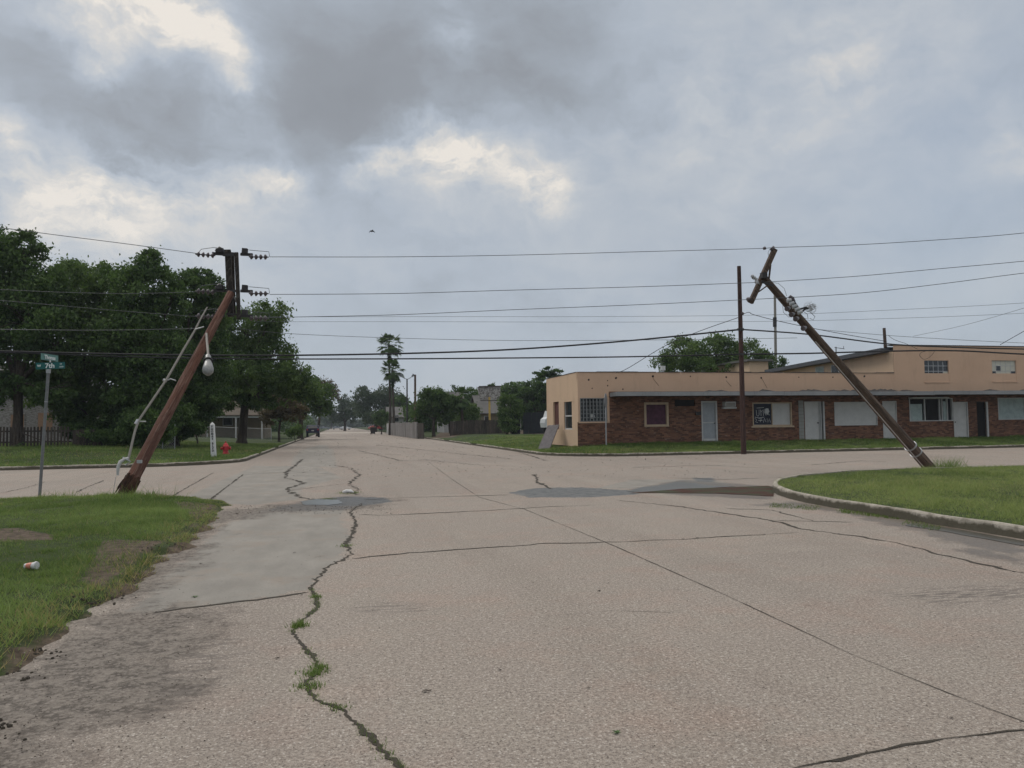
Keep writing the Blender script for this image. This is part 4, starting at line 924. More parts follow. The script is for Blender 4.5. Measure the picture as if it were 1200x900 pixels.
for i, (a, b, c, d) in enumerate(us):
    fr = MB()
    for k in range(6): x = a + (b - a) * k / 5; fr.bb((x - .018, YF + .06, c), (x + .018, YF + .09, d))
    for k in range(5): z = c + (d - c) * k / 4; fr.bb((a, YF + .058, z - .018), (b, YF + .088, z + .018))
    w_ = fr.build('window', M['offwhite'] if i else M['metal'], bld)
    gl = MB(); wh = MB()
    for k in range(5):
        for q in range(4):
            dk = (k, q) in {(1, 2), (0, 1), (0, 0), (4, 1), (4, 0)} if i == 1 else (k, q) != (4, 1)
            x = a + (b - a) * (k + .5) / 5; z = c + (d - c) * (q + .5) / 4
            (gl if dk else wh).bb((x - (b - a) / 10 + .02, YF + .07, z - (d - c) / 8 + .02), (x + (b - a) / 10 - .02, YF + .078, z + (d - c) / 8 - .02))
    gl.build('pane', M['glassdark'], w_); 
    if wh.v: wh.build('painted_pane', simple('painted_glass', (.50, .50, .43), .6, 0, .1), w_)
    sl = MB(); sl.bb((a - .05, YF - .05, c - .06), (b + .05, YF + .05, c - .002)); sl.build('window_sill', M['plaster'], bld)
# receding side wall of the upper storey under a falling shed roof
pn = PX(1045, 412, ux0); pf = PX(908, 436.5, ux0); NS = 24
def wz(y): return pn.z + (pf.z - pn.z) * (y - pn.y) / (pf.y - pn.y)
wo = []
for (a0, a1, v0, v1) in ((956, 966, 429.5, 441), (974.5, 984, 427.5, 441)):
    ya, yb = PX(a1, 434, ux0).y, PX(a0, 434, ux0).y; wo.append((ya, yb, zpar + .1, PX((a0 + a1) / 2, v0, ux0).z))
mb = MB()
for k in range(NS):
    ya = YF + (pf.y - YF) * k / NS; yb = YF + (pf.y - YF) * (k + 1) / NS
    mb.quad((ux0, yb, zpar - .4), (ux0, ya, zpar - .4), (ux0, ya, wz(ya)), (ux0, yb, wz(yb)))
mb.quad((ux0, pf.y, zpar - .4), (ux0, pf.y, pf.z), (bx1, pf.y, pf.z), (bx1, pf.y, zpar - .4)); mb.build('upper_side_wall', M['plaster2'], bld)
mb = MB(); y0_ = YF + .35; y1_ = pf.y + .5; vs = [Vector((x_, y_, wz(y_) + h_)) for y_ in (y0_, y1_) for x_ in (ux0 - .55, ux0 + 3) for h_ in (-.02, .24)]
mb.add(vs, [(0,1,3,2),(4,6,7,5),(0,4,5,1),(2,3,7,6),(1,5,7,3),(0,2,6,4)]); mb.build('shed_roof', simple('metal_roof_dark', (.075, .08, .09), .6, .2, .3, 1.5), bld)
for k, (a, b, c, d) in enumerate(wo):
    fr = MB(); fr.bb((ux0 - .05, a, c), (ux0 - .003, a + .07, d)); fr.bb((ux0 - .05, b - .07, c), (ux0 - .003, b, d)); fr.bb((ux0 - .05, a + .07, d - .07), (ux0 - .003, b - .07, d)); w_ = fr.build('window', M['offwhite'], bld)
    gl = MB(); gl.bb((ux0 - .03, a + .07, c), (ux0 - .004, b - .07, d - .07)); gl.build('pane', M['glassdark'] if k else M['curtain'], w_)
YW = YF + 3.0
def WP(px, py): return PY(px, py, YW)
mb = MB(); q0_ = D(878, 423.5, 66); q1_ = D(936, 425, 62); mb.bb((q0_.x, q0_.y, q0_.z - 1.6), (q1_.x, q0_.y + 6, q0_.z)); rb = mb.build('rear_block', M['plaster2'], bld)
mb = MB(); mb.bb((q0_.x - .3, q0_.y - .3, q0_.z), (q1_.x + .3, q0_.y + 6, q0_.z + .18)); mb.build('roof', M['shingle'], rb)
# roof vent pipes / mast on the wing
mb = MB(); q = WP(980, 418); mb.tube([q, q + Vector((0, 0, .62))], .03, 6); mb.beam(q + Vector((-.1, 0, .58)), q + Vector((.6, 0, .5)), .03, .03); mb.beam(q + Vector((.55, 0, .5)), q + Vector((.55, 0, .68)), .02, .02)
mb.build('roof_mast', M['iron'], bld)
mb = MB(); q = WP(1038, 411); mb.tube([q - Vector((0, 0, .4)), q + Vector((-.06, 0, 1.45))], [.11, .09], 8); mb.build('roof_post', M['poleD'], bld)
mb = MB(); q = PY(777, 437, YF + 4); mb.tube([q - Vector((0, 0, .4)), q + Vector((0, 0, .25))], .07, 6); mb.tube([q + Vector((0, 0, .15)), q + Vector((0, 0, .42))], .16, 8); mb.build('vent_pipe', M['white'], bld)

# leaning slab against the side wall
p = G(640, 518.5); pt = D(655, 497.5, (p - Vector((0, 0, 0))).dot(FW) + 1.0)
b0 = DG(630, 43.2); b1 = DG(643.5, 42.5); up = D(655, 498, 43.8) - b1; mb = MB(); th = Vector((.06, .06, .02))
sl = thing('leaning_slab', 'dark grey slab leaning on the peach side wall', 'slab', b0)
vs = [b0, b1, b1 + up, b0 + up]; mb.add(vs + [v + th for v in vs], [(0,1,2,3),(7,6,5,4),(0,4,5,1),(1,5,6,2),(2,6,7,3),(3,7,4,0)]); mb.build('slab', simple('slab_grey', (.13, .12, .125), .9, 0, .4, 6, .3), sl)
mb = MB()
for f_ in (.15, .85):
    e0 = b0.lerp(b1, f_); mb.beam(e0 + th * 1.4 + up * .02, e0 + up * .98 + th * 1.4, .06, .05)
mb.build('battens', M['fence'], sl)
# white truck partly hidden behind the building
c = D(650, 490, 74); c.z = H(c.x, c.y); tk = thing('parked_truck', 'white truck cab mostly hidden behind the peach side wall', 'truck', c)
mb = MB()
prof = [(-1.35, .75), (-1.45, 1.2), (-1.35, 1.55), (-1.0, 1.75), (-.75, 2.35), (2.2, 2.4), (2.2, .75)]
vs = [(c.x - .15 + a_ * .75, c.y - .9, c.z + z_) for a_, z_ in prof] + [(c.x - .15 + a_ * .75, c.y + .9, c.z + z_) for a_, z_ in prof]; n_ = len(prof)
mb.add(vs, [tuple(range(n_)), tuple(reversed(range(n_, 2 * n_)))] + [(i, i + n_, (i + 1) % n_ + n_, (i + 1) % n_) for i in range(n_)]); mb.build('cab', M['carwhite'], tk)
for a_ in (-.55, 1.0):
    for s_ in (-1, 1): w_ = MB(); w_.tube([(c.x + a_, c.y + s_ * .92, c.z + .42), (c.x + a_, c.y + s_ * .7, c.z + .42)], .42, 14); w_.build('wheel', M['rubber'], tk)
mb = MB(); mb.bb((c.x - .62, c.y - .93, c.z + 1.65), (c.x - .25, c.y - .905, c.z + 2.15)); mb.bb((c.x - 1.0, c.y - .93, c.z + 1.25), (c.x - .75, c.y - .905, c.z + 1.4)); mb.build('window', M['glassdark'], tk)

# ------------------------------------------------------------ poles
def framemat(b, t):
    z = (t - b).normalized(); x = Vector((1, 0, 0)); x = (x - z * x.dot(z)).normalized(); y = z.cross(x)
    m_ = Matrix((x, y, z)).transposed().to_4x4(); m_.translation = b; return m_
def insul(mb, p, t, r, n=3, gap=.11):
    t = t.normalized(); mb.tube([p - t * .03, p + t * (gap * n)], r * .22, 6)
    for i in range(n):
        c = p + t * gap * i; mb.tube([c, c + t * .02, c + t * .05, c + t * .08], [r * .35, r, r * .9, r * .35], 8)
# left broken pole
bL = G(143, 582) - Vector((0, 0, .05)); tL = D(271, 343, 20.2)
PL = thing('utility_pole', 'reddish broken utility pole leaning right with splintered base on the left verge', 'utility pole', framemat(bL, tL), 'damaged leaning utility poles')
ax = (tL - bL).normalized(); Lp = (tL - bL).length
q0 = bL + ax * .55
mb = MB(); N_ = 14; mb.tube([q0 + ax * (Lp - .55) * i / N_ for i in range(N_ + 1)], [.152 - .055 * i / N_ for i in range(N_ + 1)], 14, jit=.035); mb.build('pole', M['poleL'], PL)
mb = MB(); mb.tube([bL - ax * .25 + Vector((.02, 0, 0)), bL + ax * .12, bL + ax * .35, q0 + ax * .04], [.15, .165, .178, .154], 14, jit=.10)
for k in range(26):
    a = k / 26 * 6.28; o_ = Vector((math.cos(a), math.sin(a), 0)); o_ = (o_ - ax * o_.dot(ax)).normalized(); s_ = bL + ax * random.uniform(.32, .6) + o_ * .165; e_ = s_ - ax * random.uniform(.12, .34) + o_ * random.uniform(.0, .06)
    mb.tube([s_, s_.lerp(e_, .5), e_], [.028, .02, .003], 4)
mb.build('splintered_base', M['splint'], PL)
# two dangling crossarms, vertical
dA = 20.5
def vp(px, py, d=dA): return D(px, py, d)
mb = MB(); mb.beam(vp(267, 293), vp(270.5, 371), .15, .13, (0, 1, 0)); mb.beam(vp(272, 296, 20.8), vp(274, 368, 20.8), .10, .10, (0, 1, 0)); c_ = mb.build('crossarm', M['timber'], PL); c_['label'] = 'thicker hanging double crossarm'
mb = MB(); mb.beam(vp(277, 296, 20.2), vp(280, 374, 20.2), .095, .10, (0, 1, 0)); mb.build('crossarm', M['timber'], PL)
mb = MB(); mb.beam(vp(272, 345), vp(279, 356, 20.2), .05, .02); mb.beam(vp(264, 349), vp(268, 366), .05, .02); mb.beam(vp(262, 299), vp(278, 298, 20.2), .06, .06); mb.beam(vp(265, 341), vp(280, 341, 20.2), .06, .06); mb.beam(vp(266, 368), vp(281, 369, 20.2), .05, .05); mb.build('cross_brace', M['iron'], PL)
for yy, le, re in ((298, 1, 1), (341, 1, 1), (370, 1, 1)):
    mb = MB(); mb.beam(vp(249, yy - 1), vp(263, yy), .07, .07); mb.beam(vp(254, yy - 4), vp(262, yy - 4), .17, .10); mb.tube([vp(253, yy - 3), vp(258, yy - 6), vp(261, yy - 5)], [.05, .08, .05], 6); mb.build('switch_bracket', M['iron'], PL); mb = MB()
    mb.beam(vp(282, yy, 20.2), vp(296, yy + .5, 20.2), .06, .07); mb.beam(vp(284, yy - 4, 20.2), vp(290, yy - 3.5, 20.2), .10, .14); mb.build('switch_bracket', M['iron'], PL)
    mb = MB(); insul(mb, vp(251, yy + 1.5), Vector((-1, 0, .05)), .075, 4, .12); mb.build('insulator', M['porc'], PL)
    mb = MB(); insul(mb, vp(293, yy + 3, 20.2), Vector((1, -.1, 0)), .075, 4, .12); mb.build('insulator', M['porc'], PL)
    mb = MB(); mb.tube([vp(262, yy - 7), vp(250, yy - 8), vp(236, yy - 6), vp(230, yy + 1)], .008, 5); mb.build('jumper_wire', M['wire'], PL)
    mb = MB(); mb.tube([vp(292, yy - 5, 20.2), vp(303, yy - 4, 20.2), vp(315, yy - 3, 20.2), vp(316, yy + 3, 20.2)], .008, 5); mb.build('jumper_wire', M['wire'], PL)
# conduit riser with stand-off brackets and weatherhead
mb = MB(); cd = [vp(243, 360, 20), vp(235, 374, 19.7), vp(228, 388, 19.5), vp(215, 410, 19.2), vp(195, 445, 18.7), vp(176, 473, 18.3), vp(163, 492, 18.1), vp(158.5, 504, 18), vp(153, 527, 17.8), vp(150, 540, 17.7)]
mb.tube(cd, [.018, .022, .026, .028, .028, .028, .028, .028, .028, .028], 8); cn = mb.build('conduit', M['conduit'], PL)
mb = MB(); mb.tube([vp(162, 492, 18.1), vp(159, 497, 18.05)], .042, 8); mb.tube([vp(161, 494, 18.1), vp(171, 494, 18.1)], .016, 6); mb.build('standoff_bracket', M['metal'], PL)
mb = MB(); mb.tube([vp(193, 447, 18.7), vp(200, 444, 18.7), vp(206, 446, 18.7)], .016, 6); mb.tube([vp(191.5, 445, 18.7), vp(195, 447, 18.7)], .04, 6); mb.build('standoff_bracket', M['metal'], PL)
mb = MB(); mb.tube([vp(229, 386, 19.5), vp(239, 383, 19.5)], .016, 6); mb.build('standoff_bracket', M['metal'], PL)
mb = MB(); mb.tube([vp(150, 537, 17.7), vp(146, 538, 17.6), vp(141, 541, 17.55), vp(138.5, 547, 17.5), vp(138, 553, 17.5)], [.03, .036, .04, .038, .032], 8); mb.tube([vp(138, 553, 17.5), vp(138, 557, 17.5)], [.03, .03], 6); mb.build('conduit_elbow', M['offwhite'], PL)
mb = MB(); mb.tube([vp(144, 536, 17.6), vp(153, 541, 17.6), vp(147, 545, 17.6)], .02, 6); mb.box(vp(163.5, 541, 17.6), (.1, .08, .07)); mb.beam(vp(136, 558, 17.5), vp(132, 580, 17.5), .008, .008); mb.build('clamp', M['metal'], PL)
# street lamp bracket and cobra head pointing at the viewer
mb = MB(); mb.tube([vp(242, 391, 19.6), vp(242.5, 400, 19.2), vp(243.5, 410, 18.8), vp(244, 417, 18.6)], .03, 8); la = mb.build('lamp_arm', M['conduit'], PL)
mb = MB(); h0 = vp(243.8, 416, 18.6); h1 = vp(243.8, 438, 18.1); dd = h1 - h0
rad = [.04, .07, .065, .095, .125, .125, .085, .03]; mb.tube([h0 + dd * k for k in (0, .1, .28, .5, .72, .86, .96, 1)], rad, 14); mb.build('lamp_head', simple('lamp_glass', (.25, .255, .25), .35, 0, .3, 12), la)
mb = MB(); mb.tube([h0 + dd * .30, h0 + dd * .34], [.112, .112], 14); mb.build('lamp_band', M['iron'], la)

# right leaning pole
bR = G(1092, 548) - Vector((0, 0, .1)); tR = D(893, 323, 22.0)
PR = thing('utility_pole', 'dark weathered utility pole leaning far to the left on the right corner lawn', 'utility pole', framemat(bR, tR), 'damaged leaning utility poles')
mb = MB(); N_ = 16; mb.tube([bR.lerp(tR, i / N_) for i in range(N_ + 1)], [.185 - .085 * (i / N_) for i in range(N_ + 1)], 14, jit=.02); mb.build('pole', M['poleD'], PR)
def rp(px, py, d=21.9): return D(px, py, d)
mb = MB(); mb.beam(rp(908, 292), rp(879.5, 355), .13, .12, (0, 1, 0)); mb.build('crossarm', M['poleD'], PR)
for pr in (((903, 310), (901, 327)), ((889, 342), (903, 332))):
    mb = MB(); mb.beam(rp(*pr[0]), rp(*pr[1], 22.0), .045, .03); mb.build('cross_brace', M['poleD'], PR)
mb = MB(); mb.beam(rp(892, 330, 21.7), rp(906, 335, 21.7), .06, .05); mb.box(rp(895, 323, 21.8), (.16, .14, .16)); mb.build('cross_plate', M['iron'], PR)
mb = MB(); mb.tube([rp(906, 292), rp(904, 290)], [.09, .07], 8); mb.tube([rp(897, 290.5), rp(894.5, 291.5)], [.05, .04], 6); mb.build('insulator', M['porc'], PR)
mb = MB(); mb.tube([rp(881, 350), rp(877, 351), rp(875.5, 351.5)], [.04, .07, .06], 8); mb.build('insulator', M['porc'], PR)
mb = MB(); mb.tube([rp(888, 331), rp(886, 332)], [.10, .08], 8); insul(mb, rp(887, 328), Vector((-.8, 0, .6)), .055, 3, .07); mb.build('insulator', M['porcg'], PR)
mb = MB(); mb.tube([rp(884, 326), rp(881.5, 325)], [.05, .035], 6); mb.build('insulator', M['porc'], PR)
# cutout and arrester halfway down, with the frayed wire coil
mb = MB(); mb.tube([rp(925, 347, 21.8), rp(928, 350, 21.8), rp(931, 354, 21.8)], [.05, .075, .04], 8); mb.tube([rp(931, 354, 21.8), rp(935, 360, 21.9)], .03, 6); mb.build('cutout', M['porc'], PR)
mb = MB()
for k in range(5): a = rp(922 + k * 3.2, 353 + k * 3.4, 21.7); mb.tube([a, a + Vector((.12, -.05, .04))], [.06, .045], 8)
mb.build('spool_insulators', M['porcg'], PR)
mb = MB()
for px, py in ((922, 362), (927, 369), (932, 374), (941, 385)): mb.tube([rp(px + 3, py - 1, 21.9), rp(px, py, 21.8)], [.05, .075], 8)
mb.build('bolts', M['porc'], PR)
mb = MB(); mb.beam(rp(935, 363), rp(945, 360), .06, .05); mb.tube([rp(938, 366), rp(944, 362), rp(948, 361)], .03, 6); mb.build('bracket', M['iron'], PR)
mb = MB()
cc_ = rp(950, 360)
for k in range(26):
    a0 = random.uniform(0, 6.28); n1 = Vector((random.gauss(0, 1), random.gauss(0, 1), random.gauss(0, 1))).normalized(); n2 = n1.orthogonal().normalized(); n3 = n1.cross(n2); r_ = random.uniform(.05, .15); oc = cc_ + Vector((random.uniform(-.06, .08), random.uniform(-.06, .06), random.uniform(-.06, .06)))
    mb.tube([oc + (n2 * math.cos(a0 + j * .7) + n3 * math.sin(a0 + j * .7)) * r_ for j in range(8)], .0045, 3, cap=False)
mb.build('wire_coil', M['porcg'], PR)
mb = MB()
mb.tube([rp(944, 364), rp(950, 366), rp(955, 371), rp(953, 375), rp(949, 373)], .008, 4); mb.tube([rp(940, 364), rp(946, 368), rp(947, 374), rp(943, 373)], .008, 4)
mb.tube([rp(905, 331), rp(912, 332), rp(919, 338), rp(922, 347)], .006, 4); mb.tube([rp(902, 292), rp(900, 296), rp(902, 305), rp(900, 318)], .006, 4); mb.tube([rp(920, 358), rp(917, 356), rp(918, 366), rp(925, 372)], .006, 4)
mb.build('loose_wires', M['wire'], PR)
mb = MB(); xr = ax
perp = Vector((-.72, -.35, -.5)).normalized()
mb.tube([bR.lerp(tR, f_) + perp * (.185 - .085 * f_ + .012) for f_ in (.0, .2, .4, .6, .70)], .017, 6); mb.build('ground_wire_guard', simple('guard_white', (.55, .5, .48), .6), PR)
for f_ in (.105, .14):
    mb = MB(); c_ = bR.lerp(tR, f_); u_ = (tR - bR).normalized(); mb.tube([c_ - u_ * .022, c_ + u_ * .022], .198, 14); mb.build('pole_band', M['metal'], PR)

# upright pole in front of the building
b = G(871.5, 529); t_ = D(866, 312, (b.dot(FW))); UP = thing('utility_pole', 'upright dark red utility pole in front of the brick building', 'utility pole', framemat(b, t_))
mb = MB(); mb.tube([b.lerp(t_, i / 10) - Vector((0, 0, .1 if i == 0 else 0)) for i in range(11)], [.135 - .04 * i / 10 for i in range(11)], 12, jit=.015); mb.build('pole', M['poleR'], UP)
dU = b.dot(FW)
mb = MB(); mb.tube([D(869, 367, dU - .2), D(871.5, 368, dU - .25)], [.09, .06], 8); mb.build('insulator', M['porc'], UP)
mb = MB(); mb.box(D(868, 386, dU - .2), (.28, .12, .12)); mb.box(D(868.6, 415, dU - .2), (.24, .1, .1)); mb.build('cable_clamp', M['iron'], UP)
# slim pole beyond the roof, streetlight poles far away
def farpole(px, d, ytop, r0, r1, name, label, mat='poleD', dark=None, lamps=False, ybase=None):
    b = DG(px[0], d); t_ = D(px[1], ytop, d); o = thing(name, label, 'pole', b); mb = MB(); mb.tube([b, b.lerp(t_, .5), t_], [r0, (r0 + r1) / 2, r1], 8); mb.build('pole', M[mat], o)
    if dark: mb = MB(); mb.tube([D(px[1], dark[0], d), D(px[1], dark[1], d)], r0 * 1.15, 8); mb.build('equipment_canister', M['iron'], o)
    if lamps:
        for s_ in (-1, 1):
            mb = MB(); e = t_ + Vector((s_ * .75, 0, .35)); mb.tube([t_ + Vector((0, 0, -.1)), t_ + Vector((s_ * .4, 0, .1)), e], .04, 5); la_ = mb.build('lamp_arm', M['iron'], o)
            mb = MB(); mb.tube([e, e + Vector((s_ * .3, 0, .35))], [.12, .2], 8); mb.build('lamp_head', M['cargrey'], la_)
farpole((910, 908), 75, 346, .16, .12, 'communications_pole', 'slim grey pole with dark canister beyond the brick building roof', 'conduit', (372, 383))
farpole((477, 477), 118, 444, .14, .1, 'floodlight_pole', 'far pole with twin floodlights beside the palms', 'iron', None, True)
farpole((486.5, 486.5), 105, 439, .17, .14, 'wooden_pole', 'plain dark pole right of the twin floodlight pole')

# ------------------------------------------------------------ wires
def cr_(pts, n=10):
    out = []; P = [pts[0]] + pts + [pts[-1]]
    for i in range(1, len(P) - 2):
        p0_, p1_, p2, p3 = P[i - 1:i + 3]
        for k in range(n):
            t = k / n; out.append(.5 * ((2 * p1_) + (p2 - p0_) * t + (2 * p0_ - 5 * p1_ + 4 * p2 - p3) * t * t + (3 * p1_ - p0_ - 3 * p2 + p3) * t ** 3))
    out.append(P[-2]); return out
def wire(pts, r, label, mat='wire', name='power_line', cat='cable', group=None):
    P = cr_([D(x, y, d) for x, y, d in pts]); mb = MB(); mb.tube(P, r, 5); o = mb.build(name, M[mat], M=T(P[0])); tag(o, label, cat, group); return o
gW = 'thin power lines between the two leaning poles'
wire([(316,301,20.2),(460,301,21),(600,299,21.4),(750,295,21.7),(880,291.5,21.9),(907,290,21.9)], .0085, 'top thin line from the left crossarms to the tip of the right crossarm', group=gW)
wire([(907,290,21.9),(1000,287,21.5),(1100,281,21),(1200,273,20.4),(1400,250,19)], .0085, 'top thin line running right from the tip of the leaning crossarm')
wire([(316,345,20.2),(460,344,21),(600,340,21.4),(750,336,21.7),(886,331,21.9)], .0085, 'middle thin line between the two leaning poles', group=gW)
wire([(890,331,21.9),(1000,324,21.5),(1100,315,21),(1200,306,20.4),(1400,286,19)], .0085, 'middle thin line running right from the leaning crossarm')
wire([(316,372,20.2),(460,369,21),(600,363,21.4),(750,357,21.7),(877,351,21.9)], .0085, 'lowest of the three thin lines between the two leaning poles', group=gW)
wire([(880,351,21.9),(1000,344,21.5),(1100,333,21),(1200,320,20.4),(1400,296,19)], .0085, 'lower thin line running right from the leaning crossarm')
wire([(231,297,20.3),(150,286,19.6),(52,273.5,18.6),(-60,258,17.6),(-300,220,15)], .0085, 'top thin line leaving the photo at the left edge')
wire([(231,342,20.3),(150,344,19.6),(60,342,18.6),(-60,336,17.6)], .006, 'faint thin line in front of the left trees, upper')
wire([(231,371,20.3),(150,365,19.6),(0,352,18)], .006, 'faint thin line in front of the left trees, middle')
wire([(232,385,20),(120,387,19),(0,386,18),(-80,385,17.5)], .008, 'thin line crossing the trees above the street name sign')
wire([(300,371.5,60),(500,371,60),(700,371,60),(900,369,58),(1050,363,56),(1200,355,54),(1400,340,50)], .012, 'faint distant line, upper of the far pair')
wire([(300,377,60),(500,377,60),(700,377.5,60),(900,376.5,58),(1050,373,56),(1200,367,54),(1400,355,50)], .012, 'faint distant line, lower of the far pair')
wire([(280,385,20.4),(340,391,20.6),(460,396,21.2),(600,399,21.6),(750,398.5,21.9),(870,397,22),(934,396,22)], .006, 'sagging thin line below the far pair, reaching the right leaning pole')
wire([(-200,406,33),(0,411.5,34),(150,415,35),(300,416.5,36),(460,414.5,36.8),(600,409.5,37.4),(740,399,37.9),(868,386,dU)], .042, 'thick upper communication cable rising to the upright pole', 'cable', 'communication_cable')
wire([(868,386,dU),(950,392,38.6),(1040,403,39.5),(1120,407,40),(1200,409,40),(1400,412,40)], .036, 'thick cable falling right from the upright pole to the upper storey', 'cable', 'communication_cable')
wire([(-200,410,33),(0,413,34),(150,418,35),(300,420.5,36),(460,420.5,36.8),(600,419.5,37.4),(740,418,37.9),(868,415,dU)], .034, 'thick lower communication cable', 'cable', 'communication_cable')
wire([(868,415,dU),(950,414,38.6),(1040,411.5,39.1),(1120,411,39),(1200,415,38.5),(1400,424,38)], .04, 'lower thick cable running right in front of the stucco wall', 'cable', 'communication_cable')
wire([(868.5,371,dU),(820,388,38.7),(780,405,39),(735,432,39.3),(722,436.5,39.6)], .016, 'thin service line dropping left from the upright pole to the roof', 'cable')
wire([(871,368,dU),(878,366,38.2),(884,369,38.3),(920,378,38.8),(980,390,40),(1038,400,42)], .016, 'kinked service line running right from the upright pole', 'cable')
wire([(958,386,44),(1040,393,44),(1120,398,44),(1200,402,44),(1330,408,44)], .012, 'thin line above the upper storey wall')
wire([(1070,394,48),(1130,381,44),(1200,361,40),(1300,330,34)], .010, 'faint line slanting up to the right edge')
wire([(1172,404,41.5),(1186,396,41),(1200,388,40),(1300,330,36)], .016, 'short line slanting from the roof up to the right edge', 'cable')
wire([(1041,393,42),(1048,398,41.5),(1062,403,40.5),(1075,409,39.4)], .012, 'short slack line from the roof post to the cable', 'cable')
wire([(1096,411,38.9),(1090,418,38.9),(1083,421,38.9),(1078,417,38.9),(1080,413,38.9),(1090,410.5,38.9)], .01, 'small loop hanging from the cable on the stucco wall', 'cable')
# clamps strung on the lower cable
for i, px in enumerate((939, 944, 949, 967)):
    pass

# ------------------------------------------------------------ signs
def text(s, size, mat, parent, Mw, name='lettering', ext=.004, bold=0, sx=1.0):
    c = bpy.data.curves.new(name, 'FONT'); c.body = s; c.size = size; c.extrude = ext; c.align_x = 'CENTER'; c.align_y = 'CENTER'; c.offset = bold; c.resolution_u = 3
    o = bpy.data.objects.new('tmp', c); col.objects.link(o); dg = bpy.context.evaluated_depsgraph_get(); me = bpy.data.meshes.new_from_object(o.evaluated_get(dg)); bpy.data.objects.remove(o)
    me.transform(rootM(parent).inverted() @ Mw @ Matrix.Diagonal((sx, 1, 1, 1))); me.name = name; me.materials.clear(); me.materials.append(mat); ob = bpy.data.objects.new(name, me); col.objects.link(ob); ob.parent = parent; return ob
def face(c, ang, pitch=0, roll=0): return T(c) @ Matrix.Rotation(R(ang), 4, 'Z') @ Matrix.Rotation(R(roll), 4, 'Y') @ Matrix.Rotation(R(90), 4, 'X')
b = G(46, 584); dS = b.dot(FW); t_ = D(57, 432, dS)
SN = thing('street_name_sign', 'leaning metal post with green street name signs reading 7th', 'street sign', b)
mb = MB(); mb.tube([b - Vector((0, 0, .1)), b.lerp(t_, .5), t_], .034, 10); mb.build('post', simple('post_galvanised', (.20, .205, .21), .6, .5, .3, 14), SN)
mb = MB(); mb.tube([b.lerp(t_, .74), b.lerp(t_, .745)], .045, 8); mb.tube([b.lerp(t_, .965), t_], .05, 8); mb.build('collar', M['porcg'], SN)
c = D(59, 428.5, dS - .04); ry = -2.0
mb = MB(); mm_ = face(c, -2, roll=ry); 
def plate(mb, Mw, w, h, th=.012): 
    mb.add([Mw @ Vector(v) for v in ((-w/2,-h/2,0),(w/2,-h/2,0),(w/2,h/2,0),(-w/2,h/2,0),(-w/2,-h/2,-th),(w/2,-h/2,-th),(w/2,h/2,-th),(-w/2,h/2,-th))], [(0,1,2,3),(7,6,5,4),(0,4,5,1),(1,5,6,2),(2,6,7,3),(3,7,4,0)])
plate(mb, mm_, .62, .155); s1 = mb.build('name_plate', M['green_sign'], SN); s1['label'] = 'dark green plate reading W 7th'
text('7th', .155, M['signwhite'], s1, mm_ @ T((-.01, -.005, .003)), bold=.004); text('W', .075, M['signwhite'], s1, mm_ @ T((-.24, 0, .003)), bold=.002); text('ST', .05, M['signwhite'], s1, mm_ @ T((.23, .03, .003))); text('1200', .05, M['signwhite'], s1, mm_ @ T((.23, -.035, .003)))
c2 = D(58.5, 419, dS); mm2 = face(c2, 77, roll=0)
mb = MB(); plate(mb, mm2, .66, .15); s2 = mb.build('name_plate', M['signpale'], SN); s2['label'] = 'upper faded plate seen at an angle'
text('Thomas', .13, M['signwhite'], s2, mm2 @ T((0, -.005, .003)), bold=.003)
mb = MB(); mb.tube([c - Vector((0, 0, -.07)), c2 - Vector((0, 0, .07))], .02, 6); mb.build('bracket', M['metal'], SN)
# stop sign seen from behind
b = G(710.5, 524.5); dd_ = b.dot(FW); t_ = D(709.5, 461, dd_); SS = thing('stop_sign', 'stop sign seen almost edge-on in front of the brick corner', 'road sign', b)
mb = MB(); mb.tube([b - Vector((0, 0, .1)), t_], .035, 6); mb.build('post', M['metal'], SS)
c = D(709.8, 469.5, dd_ - .05); mb = MB(); Mw = T(c) @ Matrix.Rotation(R(58), 4, 'Z') @ Matrix.Rotation(R(90), 4, 'X'); r_ = .40
f1 = [Mw @ Vector((r_ * math.cos(R(22.5 + 45 * k)), r_ * math.sin(R(22.5 + 45 * k)), 0)) for k in range(8)]; f2 = [Mw @ Vector((r_ * math.cos(R(22.5 + 45 * k)), r_ * math.sin(R(22.5 + 45 * k)), .01)) for k in range(8)]
mb.add(f1 + f2, [tuple(reversed(range(8))), tuple(range(8, 16))] + [(k, (k + 1) % 8, (k + 1) % 8 + 8, k + 8) for k in range(8)]); mb.build('sign_plate', M['metal'], SS)
# peeling sign on yellow post
b = G(574, 507.5); dd_ = b.dot(FW); PSn = thing('peeling_sign', 'weathered peeling signboard on a yellow post', 'signboard', b)
t_ = D(573.5, 468, dd_); mb = MB(); mb.tube([b, t_ + Vector((0, 0, .3))], .13, 10); mb.build('post', M['yellow'], PSn)
mb = MB(); c0, c1_, c2, c3 = D(562, 468.5, dd_), D(586, 469, dd_), D(586.5, 453, dd_), D(559.5, 453.5, dd_); o_ = Vector((0, .15, 0)); vs = [c0, c1_, c2, c3]; vs += [v + o_ for v in vs]; mb.add(vs, [(0,1,2,3),(7,6,5,4),(0,4,5,1),(1,5,6,2),(2,6,7,3),(3,7,4,0)]); mb.build('board', M['peel'], PSn)
mb = MB(); mb.beam(D(561, 453, dd_ - .1), D(587, 452.5, dd_ - .1), .1, .12); mb.beam(D(563, 469.5, dd_ - .1), D(585, 469.5, dd_ - .1), .1, .1); mb.build('board_frame', M['fence'], PSn)
